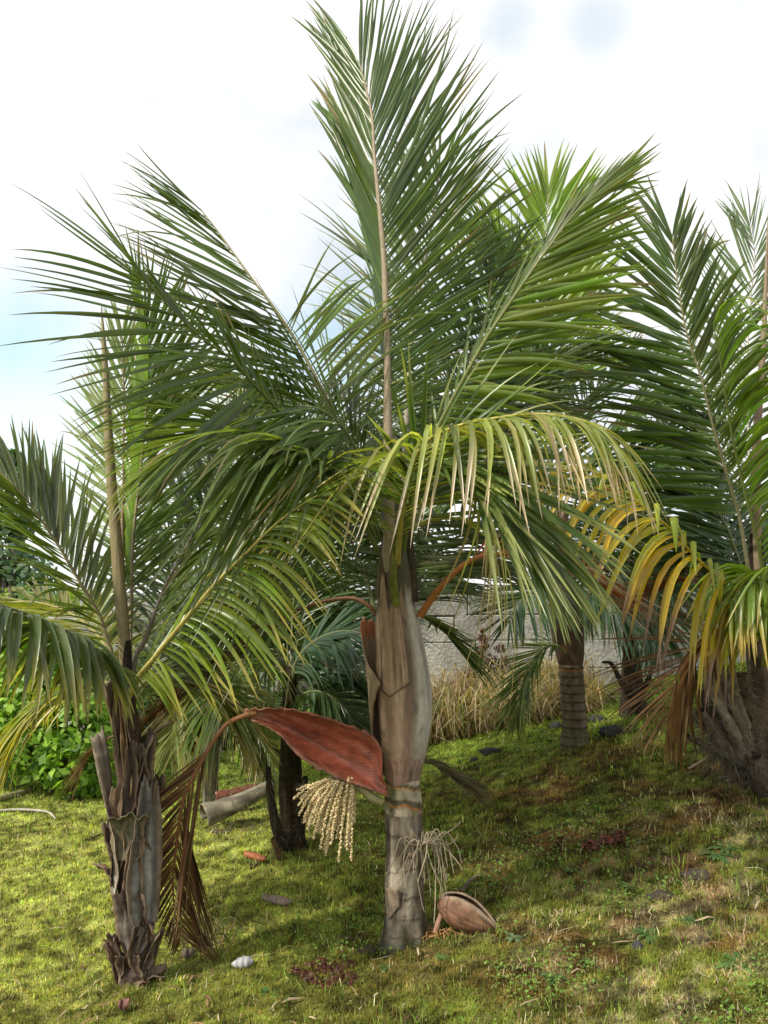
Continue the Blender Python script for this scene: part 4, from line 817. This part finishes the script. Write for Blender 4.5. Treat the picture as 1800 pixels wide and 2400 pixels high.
def bush(name, label, cat, base, centers, radii, n, size, cols, stemc=(.10, .075, .05), group=None, fol='foliage', tr='stem', sr=.018):
    t = thing(name, label, cat, base, group); b = Bag(); leafcloud(b, centers, radii, n, size, cols); b.build(fol, M_BUSH, t)
    b = Bag(); bb = np.array(base)
    for c in centers:
        c = np.array(c); b.tube(spline([bb + RNG.normal(0, .04, 3) * np.array((1, 1, 0)) - np.array((0, 0, .05)), bb * .5 + c * .5 + RNG.normal(0, .06, 3), c], 10), np.linspace(sr, sr * .3, 10), stemc, 6)
    b.build(tr, M_TWIG, t)
    return t
def cl(lst): return [tuple(P(*q)) for q in lst]
gh = G(120, 1875); y0 = gh.y + .35
bush('leafy_shrub', 'bright green broad-leaved shrub at the left edge behind the drooping fronds', 'shrub', (gh.x - .1, y0, GZ(gh.x - .1, y0)),
     cl([(30, 1680, y0), (110, 1640, y0 + .1), (190, 1700, y0 - .1), (60, 1760, y0 - .15), (170, 1790, y0 - .2), (215, 1840, y0 - .15), (-40, 1600, y0 + .2), (70, 1560, y0 + .3), (170, 1570, y0 + .3), (240, 1640, y0 + .25), (20, 1500, y0 + .4), (-80, 1720, y0)]),
     [.36, .34, .30, .26, .26, .18, .4, .36, .34, .28, .36, .35], 6500, .060, [(.19, .33, .035), (.14, .26, .025), (.24, .38, .05), (.08, .16, .018)])
gh2 = G(470, 1805); y1 = gh2.y + .6
bush('leafy_shrub', 'dark green shrub in the gap behind the slender grey trunk', 'shrub', (gh2.x, y1, GZ(gh2.x, y1)),
     cl([(330, 1690, y1), (420, 1700, y1 + .1), (540, 1700, y1 + .2), (640, 1690, y1 + .3), (740, 1680, y1 + .4), (280, 1600, y1 + .2), (480, 1610, y1 + .3), (600, 1590, y1 + .5), (830, 1690, y1 + .4)]),
     [.34, .32, .34, .34, .34, .4, .4, .4, .3], 5000, .062, [(.055, .10, .02), (.04, .075, .016), (.09, .15, .02), (.03, .05, .014)])
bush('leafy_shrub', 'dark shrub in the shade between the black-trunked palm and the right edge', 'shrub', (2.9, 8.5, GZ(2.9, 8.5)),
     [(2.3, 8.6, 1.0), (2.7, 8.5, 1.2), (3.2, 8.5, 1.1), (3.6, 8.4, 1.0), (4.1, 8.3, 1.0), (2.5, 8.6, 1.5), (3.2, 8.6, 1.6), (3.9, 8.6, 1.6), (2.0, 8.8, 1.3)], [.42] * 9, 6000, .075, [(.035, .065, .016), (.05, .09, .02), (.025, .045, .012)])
def tree(name, label, px, py, y, hgt, centers, rad, n, size, cols):
    b = P(px, py, y); b.z = GZ(b.x, b.y)
    return bush(name, label, 'tree', b, centers, rad, n, size, cols, (.13, .11, .09), None, 'crown', 'trunk', .16)
yT = 17
tree('broadleaf_tree', 'distant blue-green tree with an airy crown at the left edge', 20, 1400, yT, 5,
     cl([(10, 1300, yT), (70, 1340, yT), (-60, 1260, yT), (40, 1220, yT), (-10, 1150, yT), (60, 1130, yT + .4), (20, 1080, yT), (-80, 1180, yT), (110, 1400, yT), (190, 1430, yT), (-120, 1350, yT)]),
     [.55, .5, .6, .45, .45, .35, .32, .5, .5, .5, .8], 4200, .13, [(.10, .17, .11), (.08, .14, .09), (.14, .21, .12)])
yT = 12
bush('flowering_hedge', 'pale yellow-green hedge along the back left of the lawn', 'hedge', (-4.6, 11.6, GZ(-4.6, 11.6)),
     cl([(-150, 1440, yT), (-60, 1420, yT), (30, 1440, yT), (110, 1450, yT), (190, 1450, yT), (270, 1450, yT), (350, 1460, yT), (430, 1460, yT), (520, 1460, yT), (610, 1460, yT), (0, 1530, yT), (150, 1530, yT), (300, 1530, yT), (450, 1530, yT), (600, 1530, yT), (720, 1480, yT)]),
     [.5] * 16, 7500, .085, [(.17, .25, .05), (.12, .20, .04), (.24, .28, .08), (.10, .16, .05)])
# dry grass clump and red-leaved weed in front of the wall
gq = G(1160, 1712)
b = Bag(); n = 7000
xx = .12 + 1.45 * RNG.random(n); yy = 6.75 - .12 * xx + .75 * RNG.random(n); zz = ground_z(xx, yy); env = .08 + .80 * np.clip(fbm(xx * 6, yy * 6, 91) - .18, 0, 1)
env = env * np.clip((xx - .05) / .25, .3, 1)
for k in range(n):
    h = env[k] * random.uniform(.4, 1.1); az = random.uniform(0, 6.28); ln = abs(random.gauss(.45, .65)); dx, dy = math.cos(az) * ln * h, math.sin(az) * ln * h; s_ = np.array((xx[k], yy[k], zz[k]))
    pt = np.array([s_, s_ + (dx * .3, dy * .3, h * .55), s_ + (dx * .8, dy * .8, h * .9), s_ + (dx * 1.5, dy * 1.5, h * random.uniform(.25, .95))]); wv = random.uniform(.003, .007); W = np.array((math.cos(az + 1.5), math.sin(az + 1.5), 0)) * wv
    Vv = np.stack([pt - W * np.array([1, .9, .6, .1])[:, None], pt + W * np.array([1, .9, .6, .1])[:, None]], 1).reshape(-1, 3)
    c = (random.choice([(.46, .36, .22), (.34, .25, .14), (.56, .46, .32), (.20, .14, .08), (.42, .30, .20)]) if random.random() < .82 else random.choice([(.12, .18, .04), (.17, .20, .06)]))
    b.add(Vv, np.array([(0, 1, 3, 2), (2, 3, 5, 4), (4, 5, 7, 6)]), np.array(c) * random.uniform(.7, 1.2))
o = b.build('dry_tall_grass', M_GRASS); o['kind'] = 'stuff'
rb = P(1150, 1660, 7.3); rb.z = GZ(rb.x, 7.3)
bush('red_leaved_weed', 'spindly weed with dull red leaves rising from the dry grass before the wall', 'weed', rb,
     cl([(1125, 1525, 7.3), (1130, 1495, 7.3), (1112, 1560, 7.3), (1160, 1570, 7.3), (1172, 1520, 7.35), (1180, 1550, 7.35), (1095, 1585, 7.3), (1145, 1590, 7.3), (1120, 1540, 7.2), (1136, 1512, 7.3), (1150, 1545, 7.25), (1190, 1575, 7.3), (1105, 1600, 7.2), (1170, 1600, 7.2), (1132, 1478, 7.3)]), [.05, .04, .07, .08, .05, .06, .07, .09, .05, .04, .06, .07, .08, .08, .025], 1000, .028,
     [(.13, .05, .045), (.10, .045, .03), (.08, .06, .025), (.17, .06, .055)], (.12, .07, .05), sr=.006)

# ------------------------------------------------------------------ things lying on the lawn
def on(px, py, up=0): g = G(px, py); g.z += up; return g
def sheet(V, nu, nv, name, mat, col, loc, label, cat, thick=.004, group=None):
    i, j = np.meshgrid(np.arange(nu - 1), np.arange(nv - 1), indexing='ij')
    F = np.stack([i * nv + j, (i + 1) * nv + j, (i + 1) * nv + j + 1, i * nv + j + 1], -1).reshape(-1, 4)
    me_root = type('r', (), {'location': loc})
    m_ = mesh(name, V, F, mat, None, None, col); m_.data.transform(__import__('mathutils').Matrix.Translation(-Vector(loc))); m_.location = loc
    k = m_.modifiers.new('solid', 'SOLIDIFY'); k.thickness = thick
    return tag(m_, label, cat, group)
# fallen husk beside the trunk
base = on(1100, 2178); dd = base.y
s_ = thing('fallen_husk', 'brown boat-shaped palm husk lying split open at the foot of the middle palm', 'husk', base)
ax0, ax1 = P(1034, 2096, dd + .0), P(1174, 2168, dd - .05); AX = np.array(ax1 - ax0); LN = np.linalg.norm(AX); ax = AX / LN
nrm = np.array((.45, -.30, .8)); nrm = unit(nrm - ax * (nrm @ ax)); sd = np.cross(ax, nrm); V = []; C = []; nu, nv = 40, 36
for i in range(nu):
    u = i / (nu - 1); rad = .070 * (max(0, math.sin(math.pi * (.05 + .945 * u ** .80))) ** .85) * (1 + .05 * nse(u * 5, 2, 2)) + .002
    for j in range(nv):
        th = math.radians(-166 + 332 * j / (nv - 1)); lip = max(0, (abs(th) - 2.4)) * .020 + .0022 * math.sin(th * 17) + .003 * nse(u * 4, th * 2, 6)
        V.append(np.array(ax0) + AX * u + (-nrm * math.cos(th) * (rad + lip) * .86 + sd * math.sin(th) * (rad + lip) * .82) - nrm * .030)
        n_ = nse(u * 3, j * .35, 4); c = lerp((.27, .145, .085), (.15, .072, .042), .5 + n_ + .5 * math.sin(th * 17)); c = lerp(c, (.07, .04, .03), max(0, min(.8, 4 * (nse(u * 6, j * .5, 22) - .2)))); c = lerp(c, (.33, .20, .10), .6 * max(0, nse(u * 2, j * .1, 8)))
        if j < 2 or j > nv - 3: c = (.36, .26, .18)
        C.append(c)
i, j = np.meshgrid(np.arange(nu - 1), np.arange(nv - 1), indexing='ij')
hk = mesh('husk_shell', V, np.stack([i * nv + j, (i + 1) * nv + j, (i + 1) * nv + j + 1, i * nv + j + 1], -1).reshape(-1, 4), M_SHAFT, s_, s_, C); k = hk.modifiers.new('solid', 'SOLIDIFY'); k.thickness = .007
b = Bag(); b.tube(spline([P(1075, 2118, dd - .035), P(1110, 2138, dd - .05), P(1150, 2166, dd - .07), P(1164, 2180, dd - .08)], 16), np.interp(np.linspace(0, 1, 16), [0, .5, 1], [.006, .010, .003]), (.10, .075, .055), 8, .5); b.build('inner_fold', M_SHAFT, s_)
b = Bag(); b.tube(spline([P(1040, 2118, dd + .01), P(1034, 2140, dd), P(1026, 2165, dd), P(1020, 2186, dd)], 14), np.linspace(.008, .010, 14), (.36, .21, .15), 8, .35); o = b.build('dry_stalk', M_TWIG); tag(o, 'short flat pinkish dry stalk standing between the trunk and the fallen husk', 'stalk')
b = Bag()
for k in range(26):
    x0 = random.uniform(1000, 1055); p0 = on(x0, random.uniform(2180, 2200), .012); q = on(x0 + random.uniform(-60, 40), random.uniform(2190, 2215), .018)
    b.tube(spline([p0, (p0 + q) / 2 + Vector((random.gauss(0, .015), random.gauss(0, .015), random.uniform(.005, .02))), q], 10), np.linspace(.0032, .0018, 10), np.array((.32, .17, .07)) * random.uniform(.7, 1.3), 4)
o = b.build('fallen_flower_stalk', M_TWIG); tag(o, 'rusty tangle of thin dry flower stalks on the grass below the husk', 'flower stalk')
def plate(px, py, pts2, name, mat, col, label, cat, rise=.012, arch=.01, thick=.003, group=None):
    """a thin curled piece lying on the ground: pts2 = outline centre line in pixels with half-widths (px)"""
    c = [(x, y, h) for x, y, h in pts2]; s = spline(c, 20); V = []
    for x, y, h in s:
        g = on(x, y, rise); wpx = h / FPX * g.y
        for j in range(7):
            u = j / 3 - 1; V.append((g.x, g.y + u * wpx * 1.4, g.z + arch * (1 - u * u) + u * wpx * .55 + .004 * nse(x * .05, u * 2, y)))
    g0 = on(px, py)
    return sheet(V, 20, 7, name, mat, [np.array(col) * (1 + .25 * nse(k * .3, 1, px)) for k in range(len(V))], tuple(g0), label, cat, thick, group)
plate(597, 2018, [(572, 2012, 3), (585, 2014, 6), (605, 2019, 7), (622, 2024, 3)], 'fallen_leaf', M_RED, (.36, .10, .03), 'bright orange curled dead leaf on the lawn by the dark trunk', 'leaf', .02, .015)
plate(648, 2117, [(615, 2110, 5), (640, 2115, 8), (668, 2120, 8), (684, 2122, 3)], 'bark_piece', M_TWIG, (.24, .17, .15), 'flat pinkish-brown piece of bark on the lawn left of the middle trunk', 'bark', .015, .008)
b = Bag()
for (pts, r_, c, nm, lab, ct) in (([(0, 1906), (40, 1903), (95, 1906), (118, 1912), (130, 1926)], .008, (.42, .38, .32), 'fallen_stick', 'thin pale bent stick on the lawn at the left edge', 'stick'),
                                  ([(-40, 1888), (20, 1874), (70, 1858)], .022, (.26, .24, .13), 'fallen_branch', 'thick mossy branch lying under the bright green shrub', 'branch'),
                                  ([(588, 2042), (605, 2030), (628, 2012)], .006, (.10, .06, .04), 'fallen_twig', 'short dark twig beside the orange leaf', 'twig'),
                                  ([(1080, 2102), (1105, 2075), (1135, 2058)], .010, (.12, .09, .065), 'fallen_stick', 'dark stick leaning behind the fallen husk', 'stick'),
                                  ([(1612, 1810), (1640, 1792), (1665, 1775)], .007, (.36, .25, .17), 'fallen_stick', 'pale brown dry stick near the shaggy stubs at the right', 'stick'),
                                  ([(215, 1970), (235, 1962), (262, 1952)], .007, (.13, .09, .06), 'fallen_stick', 'small brown stick on the lawn left of the peeling trunk', 'stick'),
                                  ([(1685, 1828), (1715, 1825), (1760, 1822)], .004, (.50, .42, .30), 'fallen_twig', 'thin straw-coloured twig under the right-edge palm', 'twig')):
    pp = [on(x, y, r_ * .9 + .008) for x, y in pts]; b = Bag(); p = spline(pp, 24); p = p + np.cumsum(RNG.normal(0, r_ * .12, p.shape), 0) * np.array((1, 1, .2))
    b.tube(p, np.interp(np.linspace(0, 1, 24), [0, .5, 1], [r_, r_, r_ * .5]) * (1 + RNG.normal(0, .06, 24)), np.array(c) * (1 + 0), 8); tag(b.build(nm, M_TWIG), lab, ct)
# white shell
g = on(568, 2268); V = []; C = []; nu, nv = 20, 24; wS = 26 / FPX * g.y
for i in range(nu):
    u = i / (nu - 1)
    for j in range(nv):
        th = 2 * math.pi * j / nv; rad = wS * (math.sin(math.pi * (.02 + .97 * u)) ** .7) * (.62 - .18 * u) * (1 + .10 * math.cos(u * 26 + .6 * math.sin(th)))
        V.append((g.x + (.5 - u) * wS * 2.0, g.y + rad * math.cos(th), g.z + wS * .42 + rad * math.sin(th) + (.5 - u) * .5 * wS * .5)); C.append(lerp((.44, .44, .46), (.22, .22, .24), .5 + .5 * math.cos(u * 26)))
i, j = np.meshgrid(np.arange(nu - 1), np.arange(nv), indexing='ij')
o = mesh('snail_shell', V, np.stack([i * nv + j, i * nv + (j + 1) % nv, (i + 1) * nv + (j + 1) % nv, (i + 1) * nv + j], -1).reshape(-1, 4), M_FLOWER, None, None, C); tag(o, 'small white ribbed shell on the moss right of the peeling trunk', 'shell')
# rocks
def rock(px, py, wpx, hpx, label, col=(.045, .042, .042), group='dark rocks on the lawn', name='rock'):
    g = on(px, py); a = wpx / 2 / FPX * g.y; h = hpx / FPX * g.y; V = []; nu, nv = 18, 26; sd = px * .1
    for i in range(nu):
        ph = math.pi * i / (nu - 1)
        for j in range(nv):
            th = 2 * math.pi * j / nv; x, y_, z_ = math.sin(ph) * math.cos(th), math.sin(ph) * math.sin(th), math.cos(ph); k = 1 + .30 * nse(x * 1.5 + sd, y_ * 1.5, z_ * 1.5) + .14 * nse(x * 4 + sd, y_ * 4, z_ * 4)
            V.append((g.x + a * x * k, g.y + a * .8 * y_ * k, g.z + h * (z_ * k * .9 + .1)))
    i, j = np.meshgrid(np.arange(nu - 1), np.arange(nv), indexing='ij')
    o = mesh(name, V, np.stack([i * nv + j, (i + 1) * nv + j, (i + 1) * nv + (j + 1) % nv, i * nv + (j + 1) % nv], -1).reshape(-1, 4), M_ROCK, None, None, [np.array(col) * (1 + .4 * nse(k * .37, px, 2)) for k in range(len(V))], smooth=False)
    tag(o, label, 'rock' if name == 'rock' else 'clod', group)
rock(1437, 1722, 62, 20, 'largest dark rock, right of the smooth-shafted palm')
rock(1400, 1690, 46, 14, 'dark rock behind the largest one, close to the smooth-shafted trunk')
rock(1303, 1706, 26, 16, 'small grey rock touching the left side of the smooth-shafted trunk', (.09, .09, .085))
rock(1150, 1764, 50, 12, 'long flat dark rock on the bright lawn right of the swollen crownshaft')
rock(1112, 1783, 20, 7, 'tiny dark rock at the lower left of the long flat one')
rock(1494, 2224, 32, 16, 'small dark stone in the dry grass at the lower right', (.05, .05, .055))
rock(1555, 2104, 74, 11, 'low brown bare lump of earth in the dry grass at the right', (.075, .055, .045), None, 'earth_clod')
rock(1632, 2052, 66, 12, 'low brown lump of earth farther up the slope at the right', (.085, .062, .05), None, 'earth_clod')
rock(862, 2232, 46, 15, 'dark mossy lump at the left foot of the middle trunk', (.035, .033, .018), None, 'earth_clod')
rock(1402, 2292 + 60, 26, 12, 'dark earth lump near the bottom edge at the right', (.05, .04, .034), None, 'earth_clod') if False else None
# fallen leaf sheaths behind the hanging frond
def trough(pts, r0, r1, a0, a1, name, mat, c1, c2, label, up=(0, 0, 1), hair=0):
    p = spline([np.array(P(*q)) for q in pts], 30); T = unit(np.gradient(p, axis=0)); U = unit(np.array(up) - T * (T @ np.array(up))[:, None]); S = np.cross(T, U); V = []; C = []
    for i in range(30):
        rad = r0 + (r1 - r0) * i / 29
        for j in range(18):
            th = math.radians(a0 + (a1 - a0) * j / 17); V.append(p[i] + rad * (math.cos(th) * U[i] + math.sin(th) * S[i]) + .004 * nse(i * .3, j * .4, 5)); C.append(lerp(c1, c2, .5 + nse(i * .15, j * .5, 2)))
    t_ = thing(name, label, 'leaf sheath', P(*pts[0]), 'fallen leaf sheaths')
    i, j = np.meshgrid(np.arange(29), np.arange(17), indexing='ij'); o = mesh('sheath_shell', V, np.stack([i * 18 + j, i * 18 + j + 1, (i + 1) * 18 + j + 1, (i + 1) * 18 + j], -1).reshape(-1, 4), mat, t_, t_, C)
    k = o.modifiers.new('solid', 'SOLIDIFY'); k.thickness = .005
    if hair:
        h = Bag()
        for k in range(hair):
            q = random.randrange(1, 29); dr = unit(RNG.normal(0, 1, 3)); s0 = p[q] + dr * r0 * .8; h.tube(np.array([s0, s0 + dr * .03, s0 + dr * .06 + (0, 0, -.02)]), [.0012, .001, .0004], np.array((.22, .19, .14)) * random.uniform(.4, 1.3), 3)
        hb = h.build('fibre', M_TWIG, t_); hb['kind'] = 'stuff'
gl = G(500, 1950).y
trough([(478, 1915, gl), (520, 1900, gl + .05), (570, 1878, gl + .1), (612, 1855, gl + .15), (640, 1838, gl + .18)], .075, .035, -120, 120, 'fallen_leaf_sheath', M_SHAFT, (.30, .27, .195), (.09, .072, .05), 'pale grey rolled leaf sheath lying behind the hanging brown frond', hair=150)
trough([(505, 1868, gl + .35), (550, 1858, gl + .38), (605, 1845, gl + .42)], .055, .045, 40, 190, 'fallen_leaf_sheath', M_RED, (.22, .07, .04), (.12, .045, .03), 'reddish-brown fallen leaf sheath beside the slender grey trunk')
trough([(500, 1962, gl - .05), (545, 1955, gl), (590, 1950, gl + .05), (612, 1957, gl + .05)], .035, .014, -150, 150, 'fallen_leaf_sheath', M_SHAG, (.17, .14, .10), (.09, .07, .05), 'small hairy brown sheath in front of the pale rolled one', hair=260)
# rosette weeds and red weed patch, clods of red moss
def rosette(px, py, s, col, label, name='rosette_weed', nl=19, up=.42):
    s *= .8
    g = on(px, py, .004); b = Bag()
    for k in range(nl):
        a = 6.283 * k / nl + random.uniform(-.3, .3); L_ = s * random.uniform(.7, 1.15); e = random.uniform(.15, up); dr = np.array((math.cos(a) * math.cos(e), math.sin(a) * math.cos(e), math.sin(e))); W = np.array((-math.sin(a), math.cos(a), 0)) * L_ * .12
        pt = np.array([np.array(g) + dr * L_ * q - np.array((0, 0, 1)) * .35 * L_ * q ** 2 for q in (0, .35, .7, 1)]); wv = np.array([.35, 1, .9, .1])[:, None]
        b.add(np.stack([pt - W * wv, pt + W * wv], 1).reshape(-1, 3), np.array([(0, 1, 3, 2), (2, 3, 5, 4), (4, 5, 7, 6)]), np.array(col) * random.uniform(.75, 1.2))
    o = b.build(name, M_BUSH); tag(o, label, 'weed', 'low leafy weeds in the lawn')
LG = (.12, .22, .06)
for q in ((1472, 2078, .06, LG, 'brightest green rosette weed, on the slope left of the bare earth lump'), (1205, 2200, .055, (.17, .24, .12), 'pale grey-green rosette weed just right of the fallen husk'),
          (1385, 2255, .06, LG, 'green star-shaped weed below the dark stone at the lower right'), (1700, 1990, .10, (.12, .22, .08), 'wide feathery weed on the slope under the right-edge palm'),
          (1680, 2005, .09, (.10, .19, .07), 'feathery weed just below the widest one on the right slope'), (1730, 2260, .10, LG, 'large bright weed near the right edge at the bottom'), (1520, 2190, .09, (.09, .17, .05), 'leafy weed above the dark stone at the lower right'),
          (630, 2330, .06, (.08, .18, .05), 'small broad-leaved weed below the white shell'), (910, 2270, .06, (.10, .19, .05), 'broad-leaved weed at the front foot of the middle trunk'), (1035, 2245, .05, (.14, .24, .06), 'light green grass tuft in front of the middle trunk'),
          (1300, 2290, .06, (.09, .17, .06), 'low grey-green weed at the bottom, right of centre'), (1620, 2160, .07, (.10, .18, .06), 'weed in the dry grass between the earth lump and the right edge'), (1400, 2020, .05, (.10, .19, .06), 'small weed left of the brightest rosette'),
          (1025, 1760 + 40, .05, LG, '') if False else (1340, 2040, .05, (.11, .20, .05), 'tiny green weed in the mossy middle of the slope')):
    rosette(*q)
b = Bag(); g = on(1420, 1990); 
ctr = [tuple(on(1375 + 7.5 * k + random.uniform(-6, 6), 2000 - 2.6 * k + random.uniform(-8, 8), .02)) for k in range(12)]
leafcloud(b, ctr, [.035] * 12, 420, .022, [(.23, .07, .055), (.16, .06, .04), (.12, .05, .035)], .6, .2); tag(b.build('red_weed', M_BUSH), 'patch of low red-leaved weed on the middle of the slope', 'weed')
b = Bag(); ctr = [tuple(on(random.uniform(690, 830), 2300 - (k % 7) * 6 + random.uniform(-12, 14), .006)) for k in range(40)]
leafcloud(b, ctr, [.03] * 40, 2600, .011, [(.13, .045, .035), (.09, .035, .028), (.16, .06, .045)], .3, .1); o = b.build('red_moss', M_BUSH); o['kind'] = 'stuff'
b = Bag(); ctr = [tuple(on(500 + 18 * (k % 4) + random.uniform(-10, 10), 2190 + 6 * k, .01)) for k in range(6)]
# dry grass tuft beside the hanging frond tip
g = on(470, 2200)
for k in range(70):
    p0 = np.array(on(random.uniform(390, 540), random.uniform(2185, 2235), .0)); a = random.uniform(0, 6.28); L_ = random.uniform(.06, .17); dr = np.array((math.cos(a), math.sin(a), 0))
    b.tube(spline([p0, p0 + dr * L_ * .4 + (0, 0, L_ * .55), p0 + dr * L_ + (0, 0, L_ * .3)], 8), np.linspace(.0028, .0008, 8), np.array(random.choice([(.34, .27, .14), (.14, .17, .05), (.24, .17, .09)])) * random.uniform(.7, 1.2), 4)
tag(b.build('dry_grass_tuft', M_GRASS), 'spiky tuft of dry grass under the tip of the hanging brown frond', 'grass tuft')

# loose dead scraps round the foot of the peeling trunk
for k, (px, py, s_, an, cc, lab) in enumerate(((400, 2195, 40, 1.0, (.16, .12, .11), 'dark upright curled scrap just right of the peeling trunk foot'), (290, 2372, 26, .2, (.20, .09, .075), 'small pinkish scrap on the moss below the peeling trunk'),
        (370, 2290, 46, .5, (.24, .17, .11), 'thin tan curled scrap leaning on the right foot of the peeling trunk'), (440, 2250, 30, .3, (.13, .095, .075), 'brown scrap between the peeling trunk and the white shell'))):
    plate(px, py, [(px - s_ * .5 * math.cos(an), py + s_ * .3 * math.sin(an), 3), (px, py, 8), (px + s_ * .5 * math.cos(an), py - s_ * .3 * math.sin(an), 3)], 'bark_scrap', M_HUSK, cc, lab, 'bark scrap', .02, .02)

# scattered dead leaflet scraps over the lawn
b = Bag()
for k in range(520):
    y = 1 / (1 / 2.4 + random.random() * (1 / 6.0 - 1 / 2.4)); x = random.uniform(-1, 1) * (.47 * y + .3)
    if random.random() > (.30 if x < -.2 else .9): continue
    if random.random() < .35: q = random.choice([(P(950, 2210, D0).x, D0), (gb.x, gb.y), (gg.x, gg.y)]); x = q[0] + random.gauss(0, .22); y = q[1] + random.gauss(0, .16)
    L_ = random.uniform(.02, .085); a = random.uniform(0, 6.28); dr = np.array((math.cos(a), math.sin(a), 0)); W = np.array((-math.sin(a), math.cos(a), random.uniform(-.5, .5))) * random.uniform(.0018, .0045); pt = []
    cv = random.uniform(-.3, .3)
    for q in (0, .33, .66, 1):
        p = np.array((x, y, 0)) + dr * L_ * q + np.array((-dr[1], dr[0], 0)) * cv * L_ * q * q; p[2] = GZ(p[0], p[1]) + .012 + .012 * math.sin(q * 3.14) * random.random(); pt.append(p)
    pt = np.array(pt); wv = np.array([.4, 1, .8, .1])[:, None]; cc = random.choice([(.40, .31, .20), (.26, .16, .09), (.15, .085, .05), (.50, .42, .30), (.10, .06, .04)])
    b.add(np.stack([pt - W * wv, pt + W * wv], 1).reshape(-1, 3), np.array([(0, 1, 3, 2), (2, 3, 5, 4), (4, 5, 7, 6)]), np.array(cc) * random.uniform(.7, 1.2))
o = b.build('leaf_litter', M_DRY); o['kind'] = 'stuff'
